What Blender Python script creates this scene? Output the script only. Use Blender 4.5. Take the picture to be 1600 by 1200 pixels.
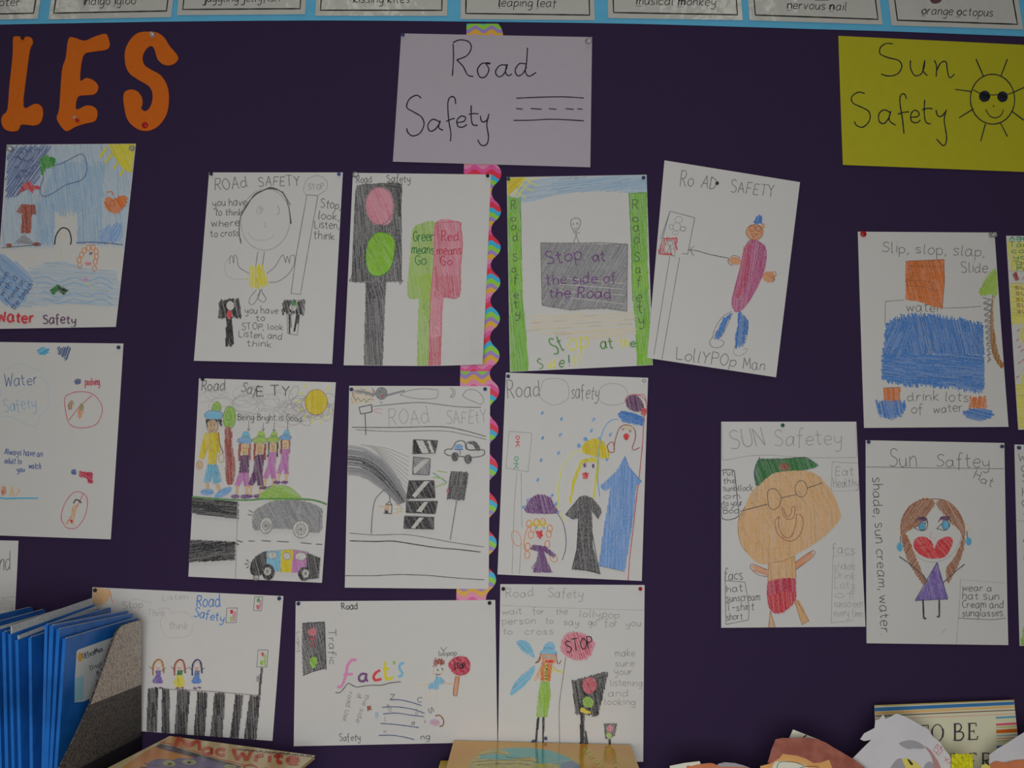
import bpy, bmesh, math, random
from mathutils import Vector
from mathutils.geometry import tessellate_polygon

for o in list(bpy.data.objects):
    bpy.data.objects.remove(o, do_unlink=True)
scene = bpy.context.scene
COL = scene.collection

# ------------------------------------------------------------------ camera
FPX = 1555.0                      # focal length in pixels of the 1600x1200 frame
CAMD, CAMZ, PITCH = 1.53, 1.35, math.radians(8.0)
cam_d = bpy.data.cameras.new('camera')
cam_d.sensor_fit = 'HORIZONTAL'; cam_d.sensor_width = 36.0
cam_d.lens = FPX / 1600.0 * 36.0
cam_d.clip_start = 0.01
cam = bpy.data.objects.new('camera', cam_d); COL.objects.link(cam)
cam.location = (0, -CAMD, CAMZ)
cam.rotation_euler = (math.radians(90) + PITCH, 0, 0)
scene.camera = cam

# ------------------------------------------------------------------ world and lights
world = bpy.data.worlds.new('room_ambience'); scene.world = world
world.use_nodes = True
bg = world.node_tree.nodes['Background']
bg.inputs[0].default_value = (0.95, 0.97, 1.0, 1); bg.inputs[1].default_value = 0.032

def area(name, loc, target, sx, sy, watts, col):
    l = bpy.data.lights.new(name, 'AREA'); l.shape = 'RECTANGLE'; l.size = sx; l.size_y = sy
    l.energy = watts; l.color = col
    o = bpy.data.objects.new(name, l); COL.objects.link(o); o.location = loc
    o.rotation_euler = (Vector(target) - Vector(loc)).to_track_quat('-Z', 'Y').to_euler()
    return o
area('added_falloff_light', (-0.04, -1.87, 1.24), (-0.04, 0, 1.34), 0.8, 0.75, 15.0, (1.0, 0.985, 0.965))  # added light close behind the camera, no window; its falloff dims the board edges
for tx in (-1.25, -0.39, 0.55):
    area('ceiling_tube_light', (tx, -1.15, 2.7), (tx, -1.15, 0), 0.12, 0.7, 0.8, (1.0, 0.97, 0.82))

vs = scene.view_settings
vs.view_transform = 'Standard'; vs.look = 'None'; vs.gamma = 1.0; vs.use_curve_mapping = False
vs.exposure = 0.0

# ------------------------------------------------------------------ pixel rays
CAMP = Vector((0, -CAMD, CAMZ))
_c, _s = math.cos(PITCH), math.sin(PITCH)
def ray(u, v):
    a, b = (u - 800.0) / FPX, (600.0 - v) / FPX
    return Vector((a, _c - b * _s, _s + b * _c))
def W(u, v, Y=0.0):
    d = ray(u, v); t = (Y + CAMD) / d.y
    return CAMP + d * t
def on_plane(u, v, P0, n):
    d = ray(u, v); t = (P0 - CAMP).dot(n) / d.dot(n)
    return CAMP + d * t

# ------------------------------------------------------------------ materials
def lin(c):
    c /= 255.0
    return c / 12.92 if c <= 0.04045 else ((c + 0.055) / 1.055) ** 2.4
def alb(rgb, ref=166.0, white=0.78):
    k = white / lin(ref)
    return tuple(min(0.9, lin(c) * k) for c in rgb)
MATS = {}
PAPER = (0.78, 0.777, 0.765)
def mat(name, col, rough=0.7, grain=0.0, gscale=500.0, other=None, spec=0.3, coat=0.0, lo=0.42, hi=0.66):
    """plain principled surface with a procedural grain between col and other"""
    if name in MATS: return MATS[name]
    m = bpy.data.materials.new(name); m.use_nodes = True
    nt = m.node_tree; b = nt.nodes['Principled BSDF']
    b.inputs['Roughness'].default_value = rough
    b.inputs['Specular IOR Level'].default_value = spec
    if coat:
        b.inputs['Coat Weight'].default_value = coat; b.inputs['Coat Roughness'].default_value = 0.08
    if grain > 0:
        tc = nt.nodes.new('ShaderNodeTexCoord'); no = nt.nodes.new('ShaderNodeTexNoise')
        no.inputs['Scale'].default_value = gscale; no.inputs['Detail'].default_value = 3.0
        nt.links.new(tc.outputs['Object'], no.inputs['Vector'])
        mr = nt.nodes.new('ShaderNodeMapRange')
        mr.inputs['From Min'].default_value = lo; mr.inputs['From Max'].default_value = hi
        mr.inputs['To Min'].default_value = 0.0; mr.inputs['To Max'].default_value = grain
        nt.links.new(no.outputs['Fac'], mr.inputs['Value'])
        mx = nt.nodes.new('ShaderNodeMix'); mx.data_type = 'RGBA'
        mx.inputs[6].default_value = (*col, 1)
        mx.inputs[7].default_value = (*(other or PAPER), 1)
        nt.links.new(mr.outputs['Result'], mx.inputs[0])
        nt.links.new(mx.outputs[2], b.inputs['Base Color'])
    else:
        b.inputs['Base Color'].default_value = (*col, 1)
    MATS[name] = m
    return m

# crayon, pencil and ink colours as they look on the paper (sRGB), name: (rgb, grain)
PAL = {
 'pencil': ((92, 90, 90), .45), 'pencil_faint': ((132, 130, 128), .4), 'pencil_dark': ((60, 58, 60), .35),
 'pencil_ghost': ((147, 145, 143), .4),
 'black': ((38, 37, 40), .30), 'charcoal': ((66, 65, 68), .45), 'grey': ((112, 112, 116), .45), 'grey_light': ((128, 128, 130), .4),
 'ink': ((28, 30, 38), .0), 'navy': ((38, 44, 84), .3), 'ink_blue': ((62, 78, 112), .3),
 'red': ((168, 38, 48), .35), 'red_pencil': ((160, 72, 84), .45), 'rose': ((176, 108, 124), .5), 'crimson': ((158, 36, 62), .35), 'pink': ((190, 110, 150), .4),
 'lips': ((186, 44, 50), .3), 'magenta': ((146, 62, 104), .45),
 'green': ((96, 150, 46), .35), 'lime': ((112, 160, 40), .25), 'green_pale': ((132, 158, 84), .45), 'green_dark': ((36, 98, 48), .25), 'green_pencil': ((70, 116, 58), .35), 'green_bright': ((44, 122, 42), .3),
 'yellow': ((180, 168, 30), .3), 'yellow_pale': ((184, 176, 84), .45), 'sun': ((176, 158, 24), .25), 'cream': ((176, 164, 136), .5),
 'orange': ((176, 92, 30), .3), 'orange_line': ((190, 112, 66), .35), 'tan': ((178, 140, 96), .4), 'skin': ((184, 146, 106), .45), 'brown': ((116, 66, 42), .4), 'brown_red': ((126, 56, 44), .4), 'hair': ((128, 82, 56), .45), 'trunk': ((134, 92, 36), .35),
 'blue': ((52, 100, 160), .35), 'blue_sky': ((112, 142, 168), .55), 'blue_pale': ((138, 156, 172), .5), 'blue_mid': ((92, 134, 180), .4), 'blue_dark': ((60, 78, 128), .45), 'blue_ink': ((60, 108, 166), .3), 'teal': ((60, 140, 170), .3), 'aqua': ((92, 150, 184), .4), 'dress_blue': ((84, 124, 178), .4),
 'purple': ((92, 56, 104), .35), 'violet': ((96, 76, 140), .35), 'plum': ((84, 50, 84), .25), 'mauve': ((156, 96, 148), .4), 'lilac': ((158, 140, 160), .4),
 'white': ((166, 165, 161), .0), 'lime_green': ((128, 158, 56), .35), 'grass': ((116, 152, 54), .4),
 'flesh': ((182, 120, 80), .4), 'scribble': ((120, 118, 118), .4), 'jade': ((74, 134, 104), .35),
 'wash': ((176, 172, 74), .45),
}
def ink(name):
    """crayon or pencil colour; name~l and name~d are lighter and heavier strokes of the same crayon"""
    base, _, v = name.partition('~'); rgb, g = PAL[base]; c = alb(rgb)
    k = {'': 0.0, 'l': 0.17, 'u': 0.36, 'd': -0.12}[v]
    if k > 0: c = tuple(x + (q - x) * k for x, q in zip(c, PAPER))
    if k < 0: c = tuple(x * (1 + k) for x in c)
    return mat('drawn_' + base + {'': '', 'l': '_light', 'u': '_pale', 'd': '_heavy'}[v], c, 0.75, g * .6, 520.0, spec=0.2)

# ------------------------------------------------------------------ objects
def link(name, me, parent=None):
    o = bpy.data.objects.new(name, me); COL.objects.link(o)
    if parent is not None: o.parent = parent
    return o
def tag(o, label=None, cat=None, group=None, kind=None):
    if label: o['label'] = label
    if cat: o['category'] = cat
    if group: o['group'] = group
    if kind: o['kind'] = kind
    return o
def empty(name, loc, label, cat, group=None):
    o = bpy.data.objects.new(name, None); COL.objects.link(o); o.location = loc
    o.empty_display_size = 0.02
    return tag(o, label, cat, group)
def mesh(name, verts, faces, mats, midx=None, origin=Vector((0, 0, 0)), parent=None, smooth=False):
    me = bpy.data.meshes.new(name)
    me.from_pydata([tuple(Vector(v) - origin) for v in verts], [], faces)
    for m in (mats if isinstance(mats, list) else [mats]): me.materials.append(m)
    if midx: me.polygons.foreach_set('material_index', midx)
    if smooth: me.polygons.foreach_set('use_smooth', [True] * len(me.polygons))
    me.update()
    return link(name, me, parent)

def slab_geo(A, B, d, n, o0, o1):
    """box: edge A-B, down vector d, between offsets o0 and o1 along n"""
    v = []
    for o in (o0, o1):
        v += [A + n * o, B + n * o, B + d + n * o, A + d + n * o]
    f = [(0, 1, 2, 3), (7, 6, 5, 4), (0, 4, 5, 1), (1, 5, 6, 2), (2, 6, 7, 3), (3, 7, 4, 0)]
    return v, f
def slab(name, A, B, d, n, o0, o1, m, root=None, bev=0.0):
    v, f = slab_geo(A, B, d, n, o0, o1)
    org = root.location if root else Vector((0, 0, 0))
    o = mesh(name, v, f, m, origin=org, parent=root)
    bm = bmesh.new(); bm.from_mesh(o.data); bmesh.ops.recalc_face_normals(bm, faces=bm.faces)
    if bev: bmesh.ops.bevel(bm, geom=bm.edges[:], offset=bev, segments=2, affect='EDGES')
    bm.to_mesh(o.data); bm.free()
    return o

# ------------------------------------------------------------------ curves in pixel space
def pairs(l): return [(l[i], l[i + 1]) for i in range(0, len(l), 2)]
def smooth_pts(p, closed=False, step=4):
    """Catmull-Rom; a repeated point is a sharp corner"""
    if len(p) < 3: return p
    out = []; n = len(p)
    rng = range(n) if closed else range(n - 1)
    for i in rng:
        p1, p2 = p[i], p[(i + 1) % n]
        if p1 == p2: continue
        p0 = p[(i - 1) % n] if (closed or i > 0) else p1
        p3 = p[(i + 2) % n] if (closed or i < n - 2) else p2
        for k in range(step):
            t = k / step; t2, t3 = t * t, t * t * t
            out.append(tuple(0.5 * ((2 * p1[j]) + (-p0[j] + p2[j]) * t + (2 * p0[j] - 5 * p1[j] + 4 * p2[j] - p3[j]) * t2
                                    + (-p0[j] + 3 * p1[j] - 3 * p2[j] + p3[j]) * t3) for j in (0, 1)))
    if not closed: out.append(p[-1])
    return out
def ell(cx, cy, rx, ry, a0=0, a1=360, rot=0, n=28):
    r = math.radians(rot); out = []
    full = abs(a1 - a0) >= 359.9
    k = max(6, int(n * abs(a1 - a0) / 360))
    for i in range(k if full else k + 1):
        a = math.radians(a0 + (a1 - a0) * i / k)
        x, y = rx * math.cos(a), ry * math.sin(a)
        out.append((cx + x * math.cos(r) - y * math.sin(r), cy + x * math.sin(r) + y * math.cos(r)))
    return out
def split_long(p, mx):
    out = [p[0]]
    for a, b in zip(p, p[1:]):
        k = max(1, int(math.ceil(math.dist(a, b) / mx)))
        for i in range(1, k + 1):
            out.append((a[0] + (b[0] - a[0]) * i / k, a[1] + (b[1] - a[1]) * i / k))
    return out

# ------------------------------------------------------------------ one-stroke handwriting
G = {
'a': "4.5,5.2 2.5,6 .4,3.5 .8,.6 2.6,0 4.3,2.2 4.6,5.6|4.6,6 4.5,2 5.2,0", 'b': "!.6,10 .5,0|.5,4 2.2,6 4.4,5 4.6,2 3,0 .5,.8",
'c': "4.4,5 2.6,6 .5,4 .5,1.6 2.4,0 4.4,.8", 'd': "4.4,4.8 2.4,6 .4,3.6 .7,.7 2.4,0 4.3,2|!4.5,10 4.5,1 5.2,0",
'e': ".6,3.2 4.4,3.4 4,5.4 2.4,6 .6,4.4 .5,1.8 2,0 4.4,.8", 'f': "4,9.2 2.8,10 1.8,8.4 1.7,4 1.6,-2|!.2,5.4 3.6,5.6",
'g': "4.4,5 2.4,6 .4,3.8 .8,1 2.6,.4 4.3,2.4 4.5,5.8 4.5,5.8 4.4,-1.5 3,-4 .8,-3.4", 'h': "!.6,10 .5,0|.5,3.6 2.4,6 4,5 4.3,2.6 4.4,0",
'i': "!.8,6 .8,0|!.8,8 .9,8.6", 'j': "1.8,6 1.8,-2 .8,-4 -.6,-3.2|!1.9,8 2,8.5", 'k': "!.6,10 .5,0|!4,6 .6,2.6 4.2,0",
'l': ".8,10 .7,2 1.2,0 1.8,0", 'm': "!.5,6 .5,0|.5,4 2,6 3.2,5 3.3,0|3.3,4 5,6 6.3,5 6.4,0", 'n': "!.5,6 .5,0|.5,3.6 2.4,6 4,5 4.3,2 4.5,0",
'o': "2.6,6 .5,4 .6,1.4 2.5,0 4.5,1.8 4.4,4.6 2.6,6", 'p': "!.6,6 .5,-4|.6,4.4 2.6,6 4.5,4.6 4.2,1.4 2.4,.2 .6,1",
'q': "4.4,5 2.4,6 .4,3.8 .8,1 2.6,.4 4.3,2.4|!4.5,6 4.5,-4", 'r': "!.6,6 .5,0|.6,3.6 1.8,5.6 3.4,5.6", 's': "4,5.2 2.2,6 .6,4.8 2,3.2 3.8,2 3.2,.3 .4,.4",
't': "1.8,9 1.7,2 2.2,.2 3.4,.4|!.2,6 3.6,6.2", 'u': ".5,6 .6,1.6 2,0 3.8,1.4 4.3,6|!4.3,6 4.4,0", 'v': "!.3,6 2.2,0 4.2,6", 'w': "!.3,6 1.6,0 3.2,5 4.8,0 6.2,6",
'x': "!.4,6 4.2,0|!4.2,6 .3,0", 'y': ".5,6 .8,2.4 2.4,1.6 4.2,3|4.4,6 4.3,0 3.6,-3.2 1.8,-4 .6,-3", 'z': "!.4,6 4.2,6 .4,0 4.4,0",
'A': "!.3,0 3,10 5.4,0|!1,3.8 4.8,3.8", 'B': "!.6,10 .5,0|.6,10 4,9.4 4,6 .6,5.4 .6,5.4 4.6,4.4 4.6,.8 .5,0", 'C': "5,8.6 3,10 .6,7 .6,3 2.8,0 5,1.2",
'D': "!.6,10 .5,0|.5,10 4.4,8 5,4.6 3.4,1 .5,0", 'E': "!4.6,10 .6,10 .5,0 4.8,0|!.5,5 4,5", 'F': "!4.6,10 .6,10 .5,0|!.5,5 4,5",
'G': "5,8.6 3,10 .6,7 .6,3 2.8,0 5,1.4 5,4.4 5,4.4 3,4.4", 'H': "!.6,10 .5,0|!4.8,10 4.8,0|!.5,5 4.8,5", 'I': "!1,10 1,0", 'L': "!.6,10 .5,0 4.6,0",
'M': "!.4,0 1,10 3.4,3 5.8,10 6.4,0", 'N': "!.5,0 .6,10 4.8,0 4.8,10", 'O': "3,10 .6,7 .6,3 3,0 5.4,3 5.4,7 3,10", 'P': "!.6,10 .5,0|.6,10 4.4,9.4 4.6,6 .6,5",
'R': "!.6,10 .5,0|.6,10 4,9.6 4.4,7 3.2,5.2 .6,4.8|!2,5 5,0", 'S': "4.8,8.8 2.8,10 .8,8.6 1.6,6 4,4.6 5,2.4 3.4,0 .4,.6", 'T': "!2.8,10 2.7,0|!0,10 5.6,10",
'U': ".6,10 .6,2 2.8,0 5,2 5,10", 'V': "!.3,10 2.6,0 5,10", 'W': "!.2,10 1.8,0 3.6,7 5.4,0 7,10", 'Y': "!.2,10 2.6,5.4 5,10|!2.6,5.4 2.4,0", 'Z': "!.4,10 5,10 .4,0 5.2,0",
',': "1,1 .9,0 .2,-1.6", '.': "!.6,.1 .8,.5", '!': "!.8,10 .7,3|!.7,.2 .8,.8", "'": "!.8,10 .6,7.6", '-': "!.4,4 3.4,4", '*': "!.5,4.2 1.1,4.8",
}
def glyph(ch):
    if ch not in G: return [], 3.4
    st = []; mx = 0
    for s in G[ch].split('|'):
        straight = s[0] == '!'
        p = [tuple(float(q) for q in t.split(',')) for t in s.lstrip('!').split()]
        mx = max(mx, max(q[0] for q in p))
        st.append(p if straight else smooth_pts(p, False, 3))
    return st, mx + 1.3

# ------------------------------------------------------------------ drawn sheets
WALLN = Vector((0, -1, 0))
class Sheet:
    """a flat printed or drawn thing; strokes are thin raised ribbons lying on the sheet's own plane"""
    def __init__(s, name, label, cat, corners, crop, P0=None, n=None, lift=0.0013, amp=0.002, group=None,
                 paper='paper', seed=1, root=None, base=True, grid=(10, 14), curl=0.0, sheet_name='paper_sheet'):
        s.ox, s.oy, s.sc = crop
        s.P0 = P0 if P0 is not None else Vector((0, 0, 0)); s.n = n if n is not None else WALLN
        s.cor = [s.px(p) for p in pairs(corners)]          # tl tr br bl
        s.lift, s.amp, s.curl = lift, amp, curl
        s.rnd = random.Random(seed); s.layer = 0; s.org = None
        c = [sum(p[j] for p in s.cor) / 4 for j in (0, 1)]
        s.org = on_plane(c[0], c[1], s.P0, s.n)
        s.root = root if root is not None else empty(name, s.org, label, cat, group)
        if root is not None: s.org = root.location.copy()
        s.buf = None; s.main = None; s.base = base
        if base: s.build_paper(paper, grid, sheet_name)
    def px(s, p): return (s.ox + p[0] / s.sc, s.oy + p[1] / s.sc)
    def st(s, u, v):
        tl, tr, br, bl = s.cor
        t = max(0, min(1, (v - (tl[1] + tr[1]) / 2) / ((bl[1] + br[1]) / 2 - (tl[1] + tr[1]) / 2)))
        l = tl[0] + (bl[0] - tl[0]) * t; r = tr[0] + (br[0] - tr[0]) * t
        return max(0, min(1, (u - l) / (r - l))), t
    def h(s, u, v):
        a, t = s.st(u, v)
        k = s.lift + s.amp * t * t + s.amp * 0.5 * math.sin(math.pi * a) * math.sin(math.pi * t)
        if s.curl: k += s.curl * max(0.0, (a + t - 1.45)) ** 2 * 8
        return k
    def map(s, u, v, off=0.0):
        return on_plane(u, v, s.P0, s.n) + s.n * (s.h(u, v) + off)
    def build_paper(s, paper, grid, nm):
        nx, ny = grid; tl, tr, br, bl = s.cor; V = []; F = []
        for side in (0, 1):
            for j in range(ny + 1):
                for i in range(nx + 1):
                    a, t = i / nx, j / ny
                    u = (tl[0] * (1 - a) + tr[0] * a) * (1 - t) + (bl[0] * (1 - a) + br[0] * a) * t
                    v = (tl[1] * (1 - a) + tr[1] * a) * (1 - t) + (bl[1] * (1 - a) + br[1] * a) * t
                    V.append(s.map(u, v, 0.0 if side == 0 else -0.0003))
        N = (nx + 1) * (ny + 1); q = nx + 1
        for j in range(ny):
            for i in range(nx):
                k = j * q + i
                F.append((k, k + q, k + q + 1, k + 1)); F.append((N + k, N + k + 1, N + k + q + 1, N + k + q))
        for i in range(nx):
            F.append((i, i + 1, N + i + 1, N + i)); k = ny * q + i; F.append((k + 1, k, N + k, N + k + 1))
        for j in range(ny):
            k = j * q; F.append((k + q, k, N + k, N + k + q)); k = j * q + nx; F.append((k, k + q, N + k + q, N + k))
        mesh(nm, V, F, MATS[paper], origin=s.org, parent=s.root)
    def clamp(s, u, v):
        if not s.base: return u, v
        tl, tr, br, bl = s.cor
        a = min(.9985, max(.0015, (u - tl[0]) / (tr[0] - tl[0]))); top = tl[1] + (tr[1] - tl[1]) * a
        bot = bl[1] + (br[1] - bl[1]) * min(1, max(0, (u - bl[0]) / (br[0] - bl[0])))
        v = min(bot - .5, max(top + .5, v)); t = (v - top) / (bot - top)
        l = tl[0] + (bl[0] - tl[0]) * t; r = tr[0] + (br[0] - tr[0]) * t
        return min(r - .5, max(l + .5, u)), v
    # -- parts
    def part(s, name, label=None, sub=False):
        s.flush(); s.buf = dict(name=name, label=label, V=[], F=[], M=[], mats=[], parent=s.main if sub else None, sub=sub)
        return s
    def flush(s):
        b = s.buf; s.buf = None
        if b and b['F']:
            o = mesh(b['name'], b['V'], b['F'], [ink(c) if isinstance(c, str) else c for c in b['mats']], b['M'], origin=s.org, parent=b['parent'] or s.root)
            if b['label']: o['label'] = b['label']
            if not b['sub']: s.main = o
            return o
    def mi(s, c):
        if c not in s.buf['mats']: s.buf['mats'].append(c)
        return s.buf['mats'].index(c)
    def ribbon(s, p, col, w, closed=False, off=None):
        if closed: p = p + [p[0]]
        p = [q for i, q in enumerate(p) if i == 0 or math.dist(q, p[i - 1]) > 1e-3]
        if len(p) < 2: return
        if not closed:      # a stroke that turns sharply is drawn as separate strokes that meet in the corner
            for i in range(1, len(p) - 1):
                d0 = (p[i][0] - p[i - 1][0], p[i][1] - p[i - 1][1]); d1 = (p[i + 1][0] - p[i][0], p[i + 1][1] - p[i][1])
                if d0[0] * d1[0] + d0[1] * d1[1] < 0.42 * math.hypot(*d0) * math.hypot(*d1):
                    s.ribbon(p[:i + 1], col, w, False, off); s.ribbon(p[i:], col, w, False, off); return
        p = split_long(p, 14.0)
        off = (0.00018 + s.layer * 0.00003) if off is None else off
        b = s.buf; m = s.mi(col); base = len(b['V']); n = len(p)
        for i, q in enumerate(p):
            a, c = p[max(0, i - 1)], p[min(n - 1, i + 1)]
            if closed and i in (0, n - 1): a, c = p[n - 2], p[1]
            dx, dy = c[0] - a[0], c[1] - a[1]; L = math.hypot(dx, dy) or 1.0
            hw = w * 0.5 * (0.86 + 0.28 * s.rnd.random())
            nx, ny = -dy / L * hw, dx / L * hw
            b['V'].append(s.map(*s.clamp(q[0] + nx, q[1] + ny), off)); b['V'].append(s.map(*s.clamp(q[0] - nx, q[1] - ny), off))
        for i in range(n - 1):
            k = base + 2 * i
            b['F'].append((k, k + 1, k + 3, k + 2)); b['M'].append(m)
    # -- drawing in crop coordinates
    def L(s, l, col='pencil', w=1.0, smooth=False, closed=False):
        p = [s.px(q) for q in pairs(l)]
        if smooth: p = smooth_pts(p, closed)
        s.layer += 1; s.ribbon(p, col, w, closed); return s
    def S(s, l, col='pencil', w=1.0, closed=False): return s.L(l, col, w, True, closed)
    def E(s, cx, cy, rx, ry, col='pencil', w=1.0, a0=0, a1=360, rot=0):
        p = [s.px(q) for q in ell(cx, cy, rx, ry, a0, a1, rot)]
        s.layer += 1; s.ribbon(p, col, w, abs(a1 - a0) >= 359.9); return s
    def hatch(s, p, col, ang, sp, w, jit, off):
        r = math.radians(ang); ca, sa = math.cos(r), math.sin(r)
        q = [(x * ca + y * sa, -x * sa + y * ca) for x, y in p]
        y = min(k[1] for k in q) + sp * 0.5; y1 = max(k[1] for k in q); n = len(q)
        while y < y1:
            xs = []
            for i in range(n):
                a, b = q[i], q[(i + 1) % n]
                if (a[1] <= y) != (b[1] <= y): xs.append(a[0] + (y - a[1]) / (b[1] - a[1]) * (b[0] - a[0]))
            xs.sort()
            for i in range(0, len(xs) - 1, 2):
                x0 = xs[i] - jit * (s.rnd.random() - 0.35); x1 = xs[i + 1] + jit * (s.rnd.random() - 0.35)
                if x1 - x0 < 0.4: continue
                d0, d1 = (s.rnd.random() - .5) * sp * .5, (s.rnd.random() - .5) * sp * .5
                # the crayon presses harder and softer along its way
                k = 1 if not isinstance(col, str) or '~' in col or PAL[col][1] == 0 else max(1, int((x1 - x0) / (14 + 16 * s.rnd.random())))
                for q_ in range(k):
                    t0, t1 = q_ / k, (q_ + 1) / k
                    xa, xb = x0 + (x1 - x0) * t0, x0 + (x1 - x0) * t1; ya, yb = y + d0 + (d1 - d0) * t0, y + d0 + (d1 - d0) * t1
                    cc = col if not isinstance(col, str) or '~' in col or PAL[col][1] == 0 else col + s.rnd.choice(('', '', '~l', '~l', '~d'))
                    s.ribbon([(xa * ca - ya * sa, xa * sa + ya * ca), (xb * ca - yb * sa, xb * sa + yb * ca)], cc, w, off=off)
            y += sp * (0.8 + 0.4 * s.rnd.random())
    def F(s, l, col, ang=80, sp=1.5, w=1.5, jit=1.5, smooth=False, under=None, ip=False):
        p = l if ip else [s.px(q) for q in pairs(l)]
        if smooth: p = smooth_pts(p, True)
        if under:
            s.layer += 1; s.hatch(p, under + '~u' if PAL[under][1] > 0 and under not in ('lime', 'crimson', 'lips', 'black', 'violet', 'orange') else under, ang + 4, 1.5, 2.0, jit * .5, 0.00018 + s.layer * 0.00003)
        s.layer += 1; s.hatch(p, col, ang, sp, w, jit, 0.00018 + s.layer * 0.00003); return s
    def FS(s, l, col, ang=80, sp=1.5, w=1.5, jit=1.5, under=None): return s.F(l, col, ang, sp, w, jit, True, under)
    def FE(s, cx, cy, rx, ry, col, ang=80, sp=1.4, w=1.5, jit=1.0, rot=0, under=None):
        return s.F([s.px(q) for q in ell(cx, cy, rx, ry, rot=rot)], col, ang, sp, w, jit, False, under, True)
    def solid(s, l, col, smooth=False, off=None):
        """even printed area, cut fine so that it follows the sheet"""
        p = [s.px(q) for q in pairs(l)]
        if smooth: p = smooth_pts(p, True)
        s.layer += 1; b = s.buf; m = s.mi(col); k = len(b['V']); off = (0.00018 + s.layer * 0.00003) if off is None else off
        for q in p: b['V'].append(s.map(q[0], q[1], off))
        for t in tessellate_polygon([[Vector((q[0], q[1], 0)) for q in p]]):
            b['F'].append(tuple(k + i for i in t)); b['M'].append(m)
        return s
    def T(s, txt, x0, y0, x1, y1, h, col='pencil', w=1.0, slant=0.0, jit=0.09):
        st = []; x = 0.0
        for ch in txt:
            g, adv = glyph(ch); st.append((x, g)); x += adv
        tot = max(1e-6, x - 1.3); dx, dy = x1 - x0, y1 - y0; L = math.hypot(dx, dy); ux, uy = dx / L, dy / L
        kx = L / tot; ky = h / 10.0
        if s.buf['name'] in ('handwriting', 'note_boxes', 'purple_writing', 'green_and_yellow_writing', 'note_box', 'red_writing', 'blue_title', 'red_and_black_title') and s.buf['F']:
            s.part('handwriting' if 'note' in s.buf['name'] else s.buf['name'])      # each group of words is a piece of its own
        s.layer += 1
        for gx, g in st:
            j1, j2 = (s.rnd.random() - .5) * jit * h, 1 + (s.rnd.random() - .5) * jit * 3
            sl = slant + (s.rnd.random() - .5) * jit * 2.2
            for p in g:
                pts = []
                for (a, b) in p:
                    X = (gx + a) * kx + sl * b * ky; Y = b * ky * j2 + j1
                    pts.append(s.px((x0 + ux * X + uy * Y, y0 + uy * X - ux * Y)))
                if len(pts) > 1: s.ribbon(pts, col, w * (1.2 if isinstance(col, str) else 1))
        return s
    def stick(s, cx, cy, sc, col, w=1.0):
        """little traffic-light man: head, body, arms, legs"""
        s.E(cx, cy - 26 * sc, 9 * sc, 9 * sc, col, w); s.L([cx, cy - 17 * sc, cx, cy + 6 * sc], col, w)
        s.L([cx - 14 * sc, cy - 4 * sc, cx + 12 * sc, cy - 2 * sc], col, w); s.L([cx - 12 * sc, cy + 24 * sc, cx, cy + 6 * sc, cx + 9 * sc, cy + 22 * sc], col, w)
        return s
    def done(s): s.flush(); return s

def cutout(name, l, m, crop, P0, n, thick, parent=None, smooth=True, root=None, step=4):
    """a piece of card cut along an outline, with real thickness"""
    ox, oy, sc = crop
    p = [(ox + a / sc, oy + b / sc) for a, b in pairs(l)]
    if smooth: p = smooth_pts(p, True, step)
    N = len(p); V = [on_plane(u, v, P0, n) + n * thick for u, v in p] + [on_plane(u, v, P0, n) for u, v in p]
    tri = tessellate_polygon([[Vector((q[0], q[1], 0)) for q in p]])
    F = [tuple(t) for t in tri] + [tuple(N + i for i in reversed(t)) for t in tri]
    F += [(i, (i + 1) % N, N + (i + 1) % N, N + i) for i in range(N)]
    org = root.location if root is not None else sum(V[N:], Vector()) / N
    o = mesh(name, V, F, m, origin=org, parent=root)
    if root is None: o.location = org
    bm = bmesh.new(); bm.from_mesh(o.data); bmesh.ops.recalc_face_normals(bm, faces=bm.faces); bm.to_mesh(o.data); bm.free()
    return o

# ------------------------------------------------------------------ papers and the setting
mat('paper', PAPER, 0.72, 0.25, 40.0, (0.74, 0.735, 0.71), spec=0.25)
mat('paper_dim', (0.755, 0.755, 0.73), 0.72, 0.25, 40.0, (0.72, 0.72, 0.69), spec=0.25)
mat('paper_lilac', alb((125, 119, 127), 146), 0.7, 0.2, 60.0, alb((120, 114, 122), 146))
mat('paper_yellow', alb((112, 109, 17), 132), 0.7, 0.25, 60.0, alb((107, 103, 15), 132))
mat('card_orange', alb((130, 62, 8), 130), 0.65, 0.25, 120.0, alb((120, 55, 6), 130))
mat('laminate', alb((146, 146, 141), 158), 0.16, 0.2, 30.0, alb((140, 142, 135), 158), spec=0.5)
mat('laminate_print', alb((26, 26, 28), 158), 0.3, spec=0.3)
mat('laminate_octopus', alb((74, 50, 58), 158), 0.2, spec=0.5)
mat('strip_blue', alb((72, 138, 168), 158), 0.55, 0.3, 30.0, alb((64, 126, 160), 158))

def wavy(m, scale, dist):
    nt = m.node_tree; tc = nt.nodes.new('ShaderNodeTexCoord'); no = nt.nodes.new('ShaderNodeTexNoise'); no.inputs['Scale'].default_value = scale; no.inputs['Detail'].default_value = 2
    bp = nt.nodes.new('ShaderNodeBump'); bp.inputs['Strength'].default_value = 1.0; bp.inputs['Distance'].default_value = dist
    nt.links.new(tc.outputs['Object'], no.inputs['Vector']); nt.links.new(no.outputs['Fac'], bp.inputs['Height']); nt.links.new(bp.outputs['Normal'], nt.nodes['Principled BSDF'].inputs['Normal'])
wavy(MATS['laminate'], 30.0, 0.0030)

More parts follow.
